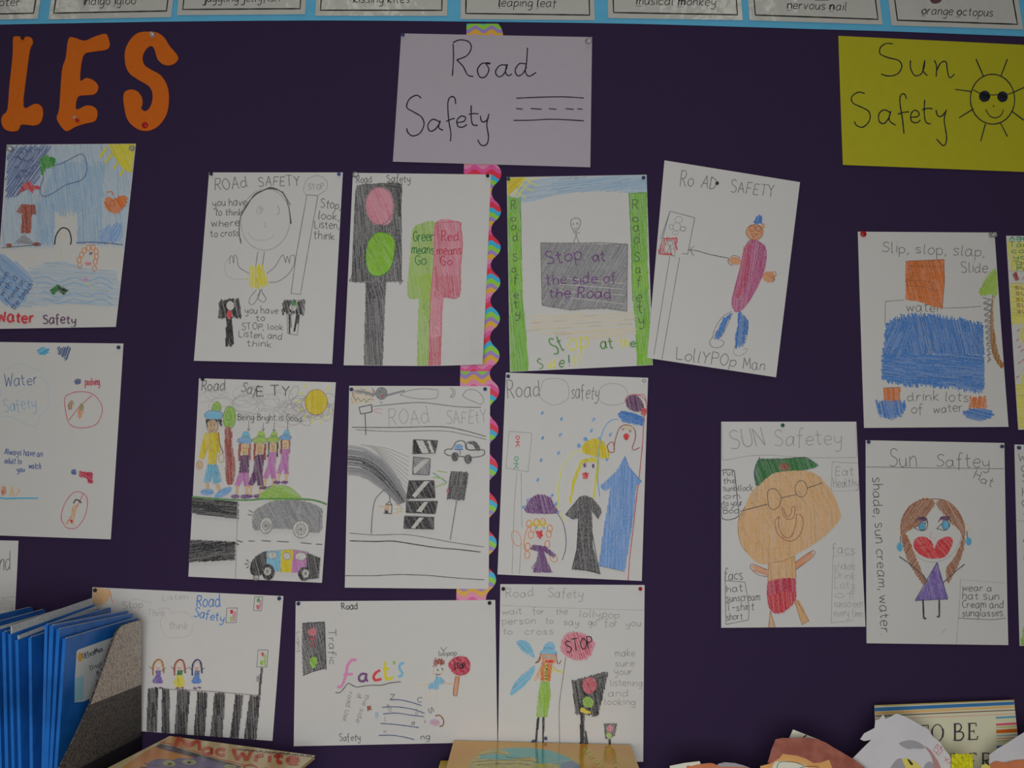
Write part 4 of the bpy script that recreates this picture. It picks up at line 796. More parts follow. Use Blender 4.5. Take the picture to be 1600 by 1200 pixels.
# sun safety man
s = drawing('poster of a huge tan face in a green cap and red shorts', [57, 48, 780, 48, 826, 1144, 55, 1150], (1110, 645, 3.428), seed=19, paper='paper')
s.part('handwriting').T('SUN', 106, 198, 290, 170, 92, 'pencil_faint', 1.4).T('Safetey', 340, 174, 700, 172, 80, 'pencil_faint', 1.2)
s.S([62, 60, 62, 230, 80, 252, 200, 232, 330, 228, 500, 240, 780, 240], 'pencil_faint', .9).L([776, 60, 782, 238], 'pencil_faint', .8)
s.part('note_boxes')
s.S([56, 470, 54, 330, 66, 308, 120, 308, 130, 340, 144, 480, 146, 556, 64, 568, 60, 480], 'pencil_dark', 1.3)
for i, t in enumerate(('Put', 'the', 'sunbllock', 'on', 'to your', 'Body')): s.T(t, 66, 340 + i * 40, 122 + 12 * i if i != 2 else 226, 336 + i * 40, 32, 'pencil', 1.0)
s.L([650, 262, 644, 420], 'pencil_faint', .9).S([650, 262, 720, 268, 790, 268], 'pencil_faint', .9).S([645, 416, 720, 420, 796, 410], 'pencil_ghost', .9).T('Eat', 664, 336, 764, 336, 46, 'pencil_faint', 1.0).T('Healthy', 656, 398, 790, 396, 50, 'pencil_faint', 1.0)
s.T('facs', 68, 894, 170, 892, 56, 'pencil', 1.1).L([76, 898, 182, 906, 204, 1040, 200, 1108, 80, 1132, 76, 898], 'pencil', 1)
for i, t in enumerate(('hat', 'sunscream', 'T-shirt', 'short')): s.T(t, 82, 960 + i * 50, 170 + (90 if i == 1 else 60 if i == 2 else 0), 954 + i * 50, 40, 'pencil', 1.0)
s.T('facs', 646, 756, 768, 756, 52, 'pencil_faint', 1.0).L([652, 768, 758, 762, 758, 1000], 'pencil_ghost', .9).L([652, 768, 642, 1124, 760, 1110], 'pencil_faint', .8)
for i, t in enumerate(('shade', 'Drink', 'Lots', 'of', 'sunscreen', 'every time')): s.T(t, 656, 838 + i * 50, 730 + (80 if i > 3 else 40), 840 + i * 50, 40, 'pencil_ghost', 1.1)
s.part('tan_face').FS([185, 500, 210, 440, 260, 380, 330, 330, 430, 308, 540, 320, 600, 366, 650, 430, 690, 530, 688, 570, 620, 650, 520, 720, 450, 760, 440, 800, 300, 810, 240, 796, 190, 745, 155, 690, 145, 610, 152, 560], 'tan', 86, 1.5, 1.6, 2, under='skin').FS([200, 520, 300, 420, 430, 330, 560, 350, 640, 460, 600, 580, 480, 480, 330, 600, 220, 700, 170, 640], 'tan', 60, 3, 1.4, 4).S([185, 500, 152, 560, 145, 620, 160, 700, 190, 745], 'trunk', .8)
s.part('drawn_spectacles', sub=True).S([306, 480, 302, 430, 322, 408, 352, 414, 374, 450, 366, 495, 340, 518, 312, 508, 306, 480], 'pencil_dark', 1).E(482, 408, 32, 44, 'pencil_dark', 1).L([376, 456, 456, 438], 'pencil_dark', 1).L([514, 404, 596, 376], 'pencil_dark', 1).L([170, 524, 302, 490], 'pencil_dark', 1.2)
s.part('nose_and_mouth', sub=True).S([376, 506, 388, 550, 410, 570, 440, 560, 450, 506, 432, 508, 428, 540, 410, 556, 396, 540, 386, 508], 'brown', 1).S([366, 556, 342, 578, 352, 640, 390, 678, 430, 686, 470, 660, 492, 600, 484, 552, 452, 544], 'brown', 1).S([366, 556, 360, 590, 372, 640, 400, 668, 430, 660, 452, 600, 456, 550], 'brown', 1)
s.part('green_cap', sub=True).FS([262, 250, 300, 248, 400, 246, 500, 240, 560, 270, 568, 288, 500, 306, 400, 312, 330, 326, 280, 365, 244, 392, 232, 330, 240, 280], 'green_dark', 70, 1.3, 1.7, 1.5, under='green_bright').S([262, 238, 240, 290, 232, 330, 246, 394], 'navy', 1.2).S([262, 252, 330, 256, 480, 240, 520, 246, 568, 286], 'pencil_dark', .9).FE(392, 290, 28, 20, 'brown', 60, 1.2, 1.7)
s.part('neck').F([304, 800, 446, 766, 452, 884, 306, 908], 'tan', 86, 1.5, 1.6, 2, under='skin').S([330, 800, 380, 794, 446, 766], 'trunk', .8).L([306, 800, 304, 908], 'brown', .8).L([446, 766, 454, 884], 'brown', .8)
s.part('arm').F([214, 812, 302, 840, 302, 870, 230, 845], 'flesh', 20, 1.5, 1.6).S([302, 842, 222, 810, 212, 832, 250, 866, 302, 878], 'brown', .8).part('arm').F([450, 800, 540, 740, 545, 768, 452, 836], 'flesh', 145, 1.5, 1.6).S([450, 800, 540, 738, 546, 768, 452, 840], 'brown', .8)
s.part('leg').F([446, 1000, 474, 1010, 520, 1108, 484, 1132], 'tan', 70, 1.4, 1.6).L([450, 994, 522, 1112, 484, 1132, 446, 1006], 'brown', .7).part('leg').F([316, 1060, 342, 1148, 308, 1150], 'tan', 80, 1.4, 1.6).L([316, 1060, 342, 1148], 'brown', .7).L([316, 1060, 306, 1150], 'brown', .7)
s.part('red_shorts').FS([304, 910, 340, 896, 440, 888, 450, 930, 448, 1000, 400, 1050, 350, 1070, 318, 1055, 300, 990], 'crimson', 84, 1.3, 1.7, 3, under='crimson').FS([310, 980, 440, 960, 440, 1010, 390, 1060, 330, 1060], 'red', 84, 1.6, 1.6, 4)
s.done()

# sun safety girl
s = drawing('poster of a girl with big red lips, blue earrings and a purple dress', [42, 45, 795, 60, 812, 1156, 44, 1146], (1340, 675, 3.477), seed=20, paper='paper_dim')
s.part('handwriting').T('Sun', 166, 190, 318, 190, 92, 'pencil', 1.1).T('Saftey', 420, 188, 712, 194, 72, 'pencil', 1.1).L([44, 190, 400, 196, 796, 200], 'pencil', 1).T('Hat', 622, 250, 724, 300, 46, 'pencil', 1.0)
s.part('sideways_writing').T('shade, sun cream, water.', 78, 245, 122, 1100, 54, 'pencil_dark', 1.0)
s.part('note_box').L([552, 800, 550, 900, 530, 1150], 'pencil_faint', .9).L([552, 802, 800, 820], 'pencil_ghost', .9).S([542, 1010, 620, 1014, 720, 1018, 800, 1010], 'pencil', 1.0)
for i, (t, x1) in enumerate((('wear a', 722), ('hat sun', 762), ('Cream and', 786), ('sunglasses.', 792))): s.T(t, 560, 862 + i * 46, x1, 866 + i * 44, 40, 'pencil', 1.1)
s.part('drawn_face').E(405, 535, 155, 172, 'pencil_faint', .8).E(222, 538, 14, 22, 'cream', 1).E(584, 522, 14, 24, 'skin', 1).S([400, 545, 388, 560, 396, 576, 420, 578], 'rose', .8)
s.part('brown_hair', sub=True).FS([416, 385, 370, 360, 300, 385, 250, 440, 232, 520, 236, 580, 265, 690, 330, 800, 368, 840, 372, 820, 330, 730, 300, 650, 270, 580, 258, 545, 330, 500, 390, 430], 'hair', 125, 1.5, 1.6, 2, under='tan').FS([422, 384, 460, 370, 520, 410, 560, 470, 576, 540, 572, 620, 540, 720, 490, 815, 478, 800, 476, 740, 520, 680, 556, 600, 558, 548, 500, 490, 440, 420], 'hair', 60, 1.5, 1.6, 2, under='tan').S([232, 560, 232, 490, 260, 430, 320, 378, 400, 364, 480, 376, 540, 430, 572, 500, 574, 560], 'brown', 1.2)
s.part('eye', sub=True).S([302, 520, 330, 505, 360, 500, 374, 480, 372, 520, 350, 536, 320, 530, 302, 520], 'black', 1).FE(345, 512, 17, 20, 'teal', 80, 1.1, 1.6).FE(345, 474, 26, 12, 'plum', 20, 1.2, 1.5).E(345, 512, 18, 21, 'navy', .9).S([308, 494, 330, 465, 372, 472], 'black', 1.2).part('eye', sub=True).S([424, 526, 450, 500, 470, 485, 496, 470, 494, 510, 470, 534, 440, 528, 424, 526], 'black', 1).FE(472, 505, 18, 24, 'teal', 80, 1.1, 1.6).E(472, 505, 19, 25, 'navy', .9).FE(468, 470, 28, 12, 'plum', 20, 1.2, 1.5).S([432, 490, 455, 462, 498, 462], 'black', 1.2)
s.part('red_lips', sub=True).FS([410, 645, 396, 600, 360, 572, 320, 574, 300, 600, 312, 645, 360, 678, 410, 686, 470, 674, 505, 615, 506, 580, 480, 570, 440, 585, 420, 610], 'lips', 50, 1.2, 1.8, 1, under='lips')
s.part('earring', sub=True).L([228, 565, 228, 602], 'pencil_dark', 1.2).FE(224, 624, 15, 24, 'teal', 80, 1.1, 1.7).part('earring', sub=True).L([586, 538, 590, 572], 'pencil_dark', 1.2).FE(596, 594, 16, 20, 'teal', 80, 1.1, 1.7)
s.part('purple_dress').F([424, 708, 440, 760, 482, 906, 308, 914, 370, 820], 'violet', 75, 1.4, 1.7, 1.5, under='violet').L([424, 708, 482, 906, 306, 914, 424, 708], 'navy', 1)
s.part('arm').L([220, 676, 270, 710, 350, 782, 374, 812], 'charcoal', 1.6).part('arm').L([574, 718, 520, 760, 455, 820], 'charcoal', 1.4).part('leg').L([348, 912, 352, 1010, 366, 1012], 'black', 2.4).part('leg').L([436, 910, 436, 1002, 422, 1002], 'black', 2.4).part('pencil_smudge').L([450, 1090, 470, 1068], 'pencil_ghost', 1.4)
s.done()

# zebra crossing
s = drawing('landscape poster of three small girls above a black and white zebra crossing', [484, 258, 1477, 304, 1422, 1056, 452, 984], (0, 840, 3.333), seed=21, grid=(14, 10))
s.part('handwriting').T('Listen', 846, 326, 982, 320, 28, 'pencil_ghost', 1.0).T('Stop', 640, 372, 746, 362, 36, 'pencil_faint', 1.0).T('Think', 772, 406, 862, 410, 34, 'pencil_ghost', 1.0).T('think', 884, 474, 978, 476, 40, 'pencil_ghost', 1.1)
s.S([850, 480, 836, 440, 850, 400, 830, 370, 880, 368, 900, 392, 960, 385, 1010, 420], 'pencil_ghost', .8).S([850, 480, 870, 515, 930, 520, 990, 505, 1010, 450], 'pencil_ghost', .8).S([650, 340, 700, 320, 750, 330, 790, 342], 'pencil_ghost', .8)
s.part('blue_title').T('Road', 1024, 358, 1150, 360, 60, 'blue_ink', 1.4).T('Safety', 1010, 408, 1166, 438, 46, 'blue_ink', 1.3)
s.part('orange_corner').FS([486, 264, 540, 264, 578, 280, 560, 330, 520, 346, 484, 340], 'tan', 60, 1.5, 1.7, 3, under='skin').L([570, 266, 590, 340], 'orange_line', 1.2)
for q in ((1322, 308, 1370, 380), (1178, 366, 1238, 442), (1340, 584, 1398, 672)):
    x0, y0, x1, y1 = q; s.part('drawn_traffic_light').L([x0 + 6, y0, x1, y0, x1 - 6, y1, x0, y1, x0 + 6, y0], 'pencil', .9)
    w_, h_ = x1 - x0, y1 - y0
    s.FE(x0 + w_ * .5, y0 + h_ * .25, 7, 11, 'green_bright' if q[0] == 1322 else 'red', 80).FE(x0 + w_ * .45, y0 + h_ * .75, 8, 12, 'red_pencil' if q[0] == 1322 else 'lime', 80).F([x1 - w_ * .35, y0 + h_ * .2, x1 - 8, y0 + h_ * .3, x1 - 12, y1 - 8, x1 - w_ * .4, y1 - 10], 'rose' if q[1] < 500 else 'green_pale', 80, 1.5, 1.5)
s.F([1362, 676, 1372, 676, 1358, 820, 1348, 820], 'black', 92, 1, 1.6, 1).F([1340, 718, 1356, 715, 1350, 748, 1338, 745], 'grey', 80)
def girl(x, hair, top, skirt, k=1.0):
    s.part('drawn_girl').S([x - 26 * k, 716, x - 24 * k, 660, x, 634, x + 22 * k, 648, x + 30 * k, 704], hair, 2.4).E(x, 668, 17 * k, 20, 'skin', .9).S([x - 8, 672, x, 682, x + 8, 672], 'red_pencil', .9)
    s.F([x - 12, 690, x + 14, 690, x + 12, 716, x - 10, 716], top, 80, 1.2, 1.6, .5).F([x - 10, 714, x + 12, 714, x + 26 * k, 750, x + 20, 784 if skirt == 'yellow' else 756, x - 20, 784 if skirt == 'yellow' else 756, x - 30 * k, 748], skirt, 80, 1.2, 1.6, 1).L([x - 44, 690 - 20, x - 22, 690], 'pencil_dark', .8).L([x + 18, 692, x + 42, 690 - 14], 'pencil_dark', .8)
    s.FE(x - 10, 782, 10, 5, 'purple', 10).FE(x + 14, 780, 9, 5, 'purple', 10)
girl(828, 'trunk', 'violet', 'violet'); girl(940, 'brown_red', 'green_dark', 'yellow'); girl(1030, 'navy', 'blue_dark', 'blue', .9)
s.part('zebra_crossing').L([850, 786, 1000, 792, 1150, 802, 1350, 820], 'pencil', .9)
for q in ([778, 786, 828, 786, 822, 1006, 770, 1004], [850, 786, 888, 790, 890, 1014, 850, 1012], [930, 792, 994, 796, 978, 1024, 916, 1018], [1036, 804, 1086, 806, 1070, 1028, 1016, 1024], [1124, 808, 1176, 812, 1164, 1034, 1102, 1030], [1232, 818, 1270, 822, 1246, 1040, 1204, 1038], [1306, 822, 1358, 826, 1338, 1048, 1276, 1044]): s.F(q, 'black', 88, 1.4, 1.6, 4, under='charcoal')
s.done()

# facts
s = drawing("landscape poster with coloured Fact's lettering and a lollipop man", [58, 68, 1524, 58, 1540, 1100, 46, 1130], (450, 925, 4.706), seed=22, grid=(14, 10))
s.part('handwriting').T('Road', 396, 128, 514, 124, 50, 'pencil_dark', 1.2).T('Safety', 380, 1090, 534, 1088, 50, 'pencil', 1.1).T('Trafic', 300, 276, 308, 530, 50, 'pencil', 1.0).T('Light', 62, 290, 68, 444, 30, 'pencil_faint', 1.0)
s.T('the side', 575, 745, 500, 950, 36, 'pencil_faint', 1.1).T('of', 515, 745, 512, 780, 36, 'pencil_faint', 1.1).T('road Use', 452, 730, 404, 940, 36, 'pencil_faint', 1.1).T('lolipop', 1108, 470, 1240, 462, 36, 'pencil', 1.0).L([1124, 404, 1144, 432, 1170, 402], 'pencil', 1)
s.T('Z', 750, 790, 790, 790, 36, 'pencil', 1.0).T('eb', 722, 830, 750, 880, 30, 'pencil_faint', 1).T('C', 950, 806, 984, 808, 34, 'pencil', 1).T('ro', 930, 860, 940, 900, 30, 'pencil_faint', 1).T('S', 1030, 850, 1046, 890, 30, 'pencil', 1).T('i', 1000, 960, 1010, 960, 36, 'pencil', 1).T('ng', 976, 1078, 1042, 1078, 44, 'pencil', 1.1).T('a', 910, 968, 932, 970, 34, 'pencil', 1).T('l', 712, 950, 722, 950, 40, 'pencil_faint', 1).T('x', 702, 1030, 726, 1030, 36, 'pencil_faint', 1)
s.part('drawn_traffic_light').F([108, 228, 270, 220, 284, 560, 190, 580, 114, 612, 106, 420], 'charcoal', 75, 1.5, 1.5, 2, under='grey').L([108, 230, 270, 220, 284, 572], 'black', 1.2).L([112, 612, 180, 585, 284, 555], 'black', 1).FE(180, 292, 32, 28, 'red_pencil', 60, 1.3, 1.7).L([184, 322, 184, 372], 'crimson', 1.4).L([150, 346, 216, 336], 'crimson', 1.4).L([184, 372, 158, 396], 'crimson', 1.4).L([184, 372, 200, 412], 'crimson', 1.4).FS([165, 490, 205, 478, 216, 510, 196, 555, 170, 540], 'lime', 60, 1.3, 1.7)
s.part('colour_lettering').S([506, 498, 470, 500, 440, 540, 430, 600, 412, 660, 390, 696, 366, 690], 'pink', 4.2).L([410, 606, 480, 600], 'pink', 3.8)
s.S([580, 600, 545, 600, 524, 625, 535, 652, 565, 648, 576, 615, 580, 600], 'purple', 3.6).S([580, 596, 578, 640, 592, 650], 'purple', 3.4).S([680, 572, 650, 590, 632, 620, 645, 645, 690, 636], 'lips', 4).S([716, 508, 716, 570, 726, 640, 776, 622], 'yellow', 4).L([700, 565, 750, 560], 'yellow', 3.6).FE(782, 516, 9, 13, 'grass', 80).S([858, 520, 828, 528, 822, 560, 842, 590, 836, 614, 812, 616], 'aqua', 3.6)
s.part('wavy_underline').S([352, 735, 385, 736, 415, 705, 445, 668, 475, 682, 510, 696, 560, 688, 620, 682, 690, 682, 750, 666, 832, 656], 'pencil_dark', 1.2)
s.part('drawn_lollipop_man').S([1076, 560, 1070, 590, 1090, 612, 1130, 600, 1150, 560], 'skin', 1.2).F([1070, 545, 1082, 490, 1110, 496, 1130, 488, 1156, 500, 1152, 530, 1100, 530], 'brown_red', 75, 1.5, 1.6, 4).L([1098, 564, 1108, 578], 'pencil_dark', 1.4).L([1132, 556, 1140, 572], 'pencil_dark', 1.4).S([1088, 596, 1105, 606, 1122, 598], 'purple', 1.1).F([1090, 620, 1150, 645, 1148, 665, 1110, 672, 1106, 706, 1036, 706, 1040, 676, 1078, 660], 'aqua', 80, 1.6, 1.8, 3, under='blue_mid').L([1046, 674, 945, 686], 'cream', 1.4).L([1146, 664, 1216, 674], 'skin', 1.2).L([1042, 716, 1040, 800], 'cream', 1.4).L([1096, 716, 1090, 802], 'cream', 1.4)
s.part('drawn_stop_sign').FS([1190, 510, 1240, 474, 1310, 480, 1338, 530, 1325, 590, 1270, 610, 1215, 590, 1184, 545], 'crimson', 50, 1.3, 1.8, 1, under='crimson').T('STOP', 1218, 562, 1302, 560, 40, 'ink', 1.2).F([1234, 616, 1262, 616, 1244, 752, 1216, 746], 'flesh', 80, 1.4, 1.5, 1).S([1234, 616, 1216, 740, 1228, 756, 1244, 748, 1262, 616], 'brown', 1)
s.part('drawn_crossing')
for a in ([750, 786, 830, 790, 920, 810, 984, 832], [695, 844, 800, 840, 920, 858, 1008, 888], [702, 892, 800, 886, 900, 900, 1004, 912], [684, 962, 780, 968, 880, 980, 964, 992], [670, 1050, 760, 1048, 850, 1060, 932, 1080]): s.S(a, 'ink_blue', 1.3)
s.part('small_face').F([582, 840, 612, 832, 620, 860, 592, 868], 'brown_red', 80, 1.8, 1.5, 2).FE(655, 900, 18, 24, 'blue_pale', 80, 1.8, 1.5).part('small_face').FE(1080, 955, 38, 24, 'lilac', 20, 1.6, 1.6).S([1084, 906, 1120, 904, 1146, 940, 1140, 975, 1116, 984], 'brown', 1.8).FE(1086, 955, 26, 16, 'rose', 20, 3, 1.2)
s.done()

# lollipop lady with stop sign
s = drawing('poster of a winged lollipop lady holding a red stop sign beside a traffic light', [72, 54, 1037, 60, 1026, 1240, 55, 1220], (765, 900, 4.285), seed=23)
s.part('handwriting').T('Road', 106, 146, 296, 134, 54, 'pencil_faint', 1.0).T('Safety', 390, 140, 622, 148, 60, 'pencil_faint', 1.0).L([76, 196, 400, 210, 1034, 230], 'pencil_ghost', .9)
s.T('wait', 84, 258, 216, 254, 44, 'pencil_faint', 1).T('for', 290, 254, 360, 254, 44, 'pencil_faint', 1).T('the', 444, 258, 520, 258, 44, 'pencil_faint', 1).T('lollypop', 598, 270, 866, 282, 46, 'pencil_faint', 1)
s.T('person', 82, 322, 308, 318, 44, 'pencil_faint', 1).T('to', 372, 316, 424, 316, 40, 'pencil_faint', 1).T('say', 494, 326, 594, 330, 44, 'pencil_faint', 1).T('go', 658, 330, 714, 330, 44, 'pencil_faint', 1).T('for', 768, 338, 856, 336, 50, 'pencil_faint', 1).T('you', 910, 336, 1010, 334, 40, 'pencil_faint', 1).T('to', 86, 388, 150, 388, 44, 'pencil_faint', 1).T('cross.', 234, 390, 440, 388, 44, 'pencil_faint', 1)
for t, x0, x1, y in (('make', 838, 972, 536), ('sure', 836, 968, 604), ('your', 830, 956, 658), ('listening', 806, 1018, 734), ('and', 790, 926, 804), ('looking', 766, 972, 860)): s.T(t, x0, y, x1, y, 46, 'pencil_faint', 1)
s.part('blue_wing').FS([182, 440, 230, 432, 270, 460, 300, 540, 270, 530, 210, 490], 'aqua', 40, 1.4, 1.7, 1.5, under='blue_mid').part('blue_wing').FS([302, 600, 250, 640, 180, 700, 140, 780, 152, 790, 210, 750, 280, 670], 'aqua', 140, 1.4, 1.7, 1.5, under='blue_mid')
s.part('drawn_lollipop_lady').FS([360, 500, 370, 460, 400, 440, 426, 452, 432, 490], 'aqua', 10, 1.3, 1.6, 1, under='blue_mid').FS([336, 515, 370, 488, 430, 492, 450, 518, 390, 524], 'aqua', 170, 1.3, 1.6, 1, under='blue_mid').S([336, 515, 380, 524, 450, 518], 'blue', .8)
s.F([346, 520, 440, 522, 438, 586, 350, 578], 'flesh', 80, 1.6, 1.5, .5, under='skin').FE(374, 538, 9, 8, 'aqua', 20).FE(416, 540, 9, 8, 'aqua', 20).FE(400, 570, 28, 8, 'lips', 10).S([342, 520, 328, 560, 306, 580, 330, 570, 342, 540], 'brown_red', 1.3).S([444, 520, 452, 575, 466, 584, 478, 560], 'brown_red', 1.3)
s.F([348, 590, 340, 640, 318, 680, 304, 684, 325, 640, 344, 598], 'skin', 100).S([344, 600, 300, 690, 320, 688, 346, 640], 'tan', 1).F([416, 600, 440, 625, 488, 634, 490, 648, 440, 640, 412, 630], 'yellow_pale', 20).S([420, 596, 450, 628, 490, 646], 'tan', 1)
s.part('orange_vest', sub=True).F([350, 578, 416, 590, 402, 700, 342, 696], 'orange', 80, 1.3, 1.7, 1, under='orange').F([372, 586, 390, 588, 384, 698, 366, 698], 'yellow', 86, 1.2, 1.7).T('CROSS', 374, 592, 370, 692, 16, 'pencil_dark', .9)
s.part('green_skirt', sub=True).F([342, 704, 398, 708, 406, 790, 384, 940, 312, 940, 326, 800], 'grass', 86, 1.4, 1.6, 1, under='lime_green')
s.part('black_legs', sub=True).F([320, 942, 332, 942, 316, 1104, 304, 1104], 'black', 94, 1.1, 1.6, 1).F([352, 940, 366, 938, 362, 1108, 354, 1110], 'black', 90, 1.1, 1.6, 1).FE(298, 1102, 20, 10, 'navy', 10).FE(374, 1082, 14, 12, 'navy', 30)
s.part('red_stop_sign').FS([478, 490, 490, 420, 540, 378, 620, 384, 690, 430, 690, 490, 650, 545, 580, 558, 510, 530], 'rose', 40, 1.5, 1.6, 4, under='rose').FS([490, 480, 520, 400, 600, 390, 680, 440, 650, 530, 560, 545], 'crimson', 70, 3.4, 1.2, 5).T('STOP', 514, 506, 690, 484, 80, 'ink', 1.3).S([508, 540, 490, 680, 472, 800, 464, 900, 468, 1110], 'pencil', .9)
s.part('drawn_traffic_light').F([552, 704, 790, 644, 762, 760, 722, 932, 690, 925, 575, 916], 'black', 80, 1.8, 1.8, 5, under='charcoal').FS([560, 700, 650, 672, 786, 646, 770, 680, 640, 700], 'black', 165, 1.6, 1.6, 3).FS([622, 720, 640, 685, 690, 680, 712, 715, 700, 765, 660, 782, 630, 760], 'red_pencil', 60, 1.4, 1.8, 1, under='crimson').FS([622, 830, 650, 804, 688, 830, 684, 870, 640, 870], 'grass', 60, 1.3, 1.8, 1, under='lime').F([612, 875, 680, 910, 640, 918, 608, 905], 'sun', 20, 1.3, 1.8).F([606, 920, 634, 920, 626, 1126, 602, 1126], 'black', 88, 1.4, 1.7, 3).F([634, 1000, 660, 1120, 632, 1124], 'black', 80, 1.6, 1.6, 2)
s.part('small_traffic_light').F([766, 986, 848, 986, 836, 1060, 800, 1085, 770, 1080], 'charcoal', 80, 1.6, 1.6, 2, under='grey').FE(804, 1016, 20, 24, 'rose', 80, 1.5, 1.5).FE(796, 1062, 18, 20, 'lime_green', 60, 1.6, 1.5).F([796, 1088, 808, 1088, 808, 1128, 794, 1128], 'black', 90, 1.2, 1.6)
s.done()

# water safety with blue sky
s = drawing('water safety poster with blue sky, yellow sun and swimmers in the sea', [42, 62, 798, 56, 684, 1130, -30, 1142], (0, 210, 3.748), seed=24, paper='paper_dim')
s.part('coloured_sky').F([46, 66, 790, 60, 760, 380, 735, 650, 560, 640, 455, 640, 455, 440, 330, 450, 325, 650, 200, 655, 5, 660, 30, 380], 'blue_pale', 84, 2.0, 1.7, 10).F([330, 160, 620, 180, 600, 420, 460, 460, 330, 470, 240, 400], 'blue_sky', 84, 2.4, 1.5, 10).F([460, 440, 600, 420, 600, 640, 460, 630], 'blue_sky', 86, 2.6, 1.5, 8).F([200, 400, 330, 420, 320, 640, 220, 640], 'blue_sky', 86, 2.6, 1.5, 8).F([590, 560, 720, 520, 715, 630, 590, 640], 'dress_blue', 120, 2.6, 1.4, 6)
s.part('drawn_smoke').FS([60, 90, 150, 70, 290, 80, 250, 150, 240, 250, 160, 330, 50, 370, 44, 250], 'blue_dark', 125, 2.2, 1.5, 8)
for k in range(26): x, y = 70 + s.rnd.random() * 150, 90 + s.rnd.random() * 230; s.L([x, y, x + 20, y - 12, x + 30, y + 4], 'ink_blue', 1.2)
s.part('drawn_sun').F([632, 62, 795, 60, 780, 232, 720, 200, 670, 130], 'yellow', 60, 1.4, 1.8, 2, under='sun')
for a in ([628, 80, 590, 138], [655, 120, 622, 172], [690, 172, 668, 206], [730, 210, 706, 246]): s.L(a, 'yellow', 3.2)
s.part('drawn_pool').S([262, 250, 240, 330, 260, 366, 320, 346, 390, 300, 480, 272, 512, 220, 505, 150, 480, 118, 430, 140, 370, 172, 320, 185], 'ink_blue', 1)
s.part('green_leaf').F([240, 150, 275, 125, 330, 150, 320, 190, 270, 200, 256, 250, 244, 215], 'green_bright', 70, 1.3, 1.8, 3)
s.part('drawn_lifeguard').F([118, 350, 140, 295, 180, 280, 205, 310, 195, 345, 160, 320], 'red', 60, 1.4, 1.8, 3).FE(220, 316, 20, 13, 'red', 20).F([105, 455, 130, 415, 210, 418, 218, 470, 190, 470, 188, 580, 132, 580, 136, 470], 'brown_red', 86, 1.5, 1.7, 2, under='orange').F([88, 640, 150, 590, 215, 650], 'grey', 20, 1.8, 1.5, 2).FE(60, 655, 17, 12, 'brown_red', 10).FE(222, 648, 22, 11, 'brown_red', 10).L([15, 668, 120, 660, 250, 650], 'pencil_dark', 1)
s.part('drawn_swimmer').S([328, 650, 335, 600, 360, 560, 385, 552, 412, 570, 425, 620, 420, 650], 'ink', 1.6).E(375, 600, 18, 22, 'cream', .8).L([368, 660, 366, 740], 'cream', 1.2).L([455, 640, 540, 635, 650, 642, 725, 650], 'ink_blue', 1.4)
s.part('drawn_mermaid')
for x, y in ((475, 770), (470, 740), (485, 710), (500, 685), (525, 668), (552, 666), (570, 690), (572, 720), (565, 750), (560, 790)): s.E(x, y, 12, 16, 'orange_line', 1.3)
s.FE(540, 702, 10, 8, 'purple', 20).FE(522, 760, 20, 8, 'rose', 160)
s.part('drawn_apple').FS([620, 400, 640, 370, 670, 385, 710, 368, 748, 375, 735, 420, 690, 465, 650, 455, 625, 430], 'orange', 60, 1.4, 1.7, 3, under='orange_line').S([630, 345, 660, 340, 664, 360], 'orange', 1.4).E(665, 410, 14, 18, 'brown', .8)
s.part('drawn_sea').FS([190, 790, 360, 745, 500, 790, 640, 800, 700, 830, 680, 1000, 400, 1000, 190, 1010, 100, 1000, 200, 900], 'blue_pale', 4, 3.2, 1.8, 10)
for k, y in enumerate((850, 880, 940, 975)): s.S([200 + 20 * k, y, 280, y - 10, 350, y + 20, 440, y - 6, 520, y + 14, 600, y - 6, 668, y + 30], 'blue_sky', 1.6)
s.FS([0, 712, 80, 740, 160, 800, 200, 870, 160, 960, 100, 1020, 20, 980, -10, 900], 'blue_mid', 40, 2.4, 1.5, 4)
for i, t in enumerate(('swim', 'with a', 'friend at', 'the beach')): s.T(t, -8 + i * 34, 915 + i * 40, 66 + i * 46, 822 + i * 22, 34, 'navy', .7)
s.part('green_towel').F([302, 920, 345, 885, 410, 918, 385, 945, 350, 920, 322, 944], 'green_dark', 20, 1.2, 1.8, 1, under='green_bright').F([350, 895, 405, 918, 385, 940, 355, 918], 'black', 30, 1.6, 1.5, 1).part('drawn_fish').FE(510, 858, 16, 7, 'pink', 10).L([510, 870, 560, 915], 'yellow_pale', 1.2)
s.part('red_and_black_title').T('Water', -6, 1104, 206, 1108, 62, 'red', 2.6, jit=.12).T('Safety', 262, 1112, 452, 1112, 54, 'plum', 1.5)
s.done()

# water safety, mostly white
s = drawing('mostly white water safety poster with two red warning circles', [-140, 50, 682, 60, 616, 1138, -190, 1110], (0, 520, 3.527), seed=25, paper='paper_dim')
s.part('blue_title').T('Water', 28, 298, 210, 284, 64, 'blue_dark', 1.1).T('Safety', 28, 436, 205, 414, 64, 'blue_sky', 1.1).S([0, 350, 10, 330, 0, 300], 'blue_pale', .9).S([40, 210, 80, 176, 130, 172, 190, 200, 232, 212, 240, 260, 270, 280, 268, 330, 276, 360, 262, 420, 240, 450, 222, 460, 210, 510, 180, 515, 120, 490, 60, 462, 0, 465], 'blue_pale', .9)
s.part('blue_scribble').FE(240, 102, 32, 20, 'teal', 150, 1.6, 1.7, 3).part('blue_scribble').F([322, 80, 392, 85, 380, 130, 366, 155, 350, 125, 320, 115], 'ink_blue', 110, 1.8, 1.5, 5).part('blue_scribble').FE(432, 270, 18, 16, 'ink_blue', 20, 1.6, 1.5, 2).part('blue_scribble').FE(412, 768, 14, 16, 'blue_dark', 20)
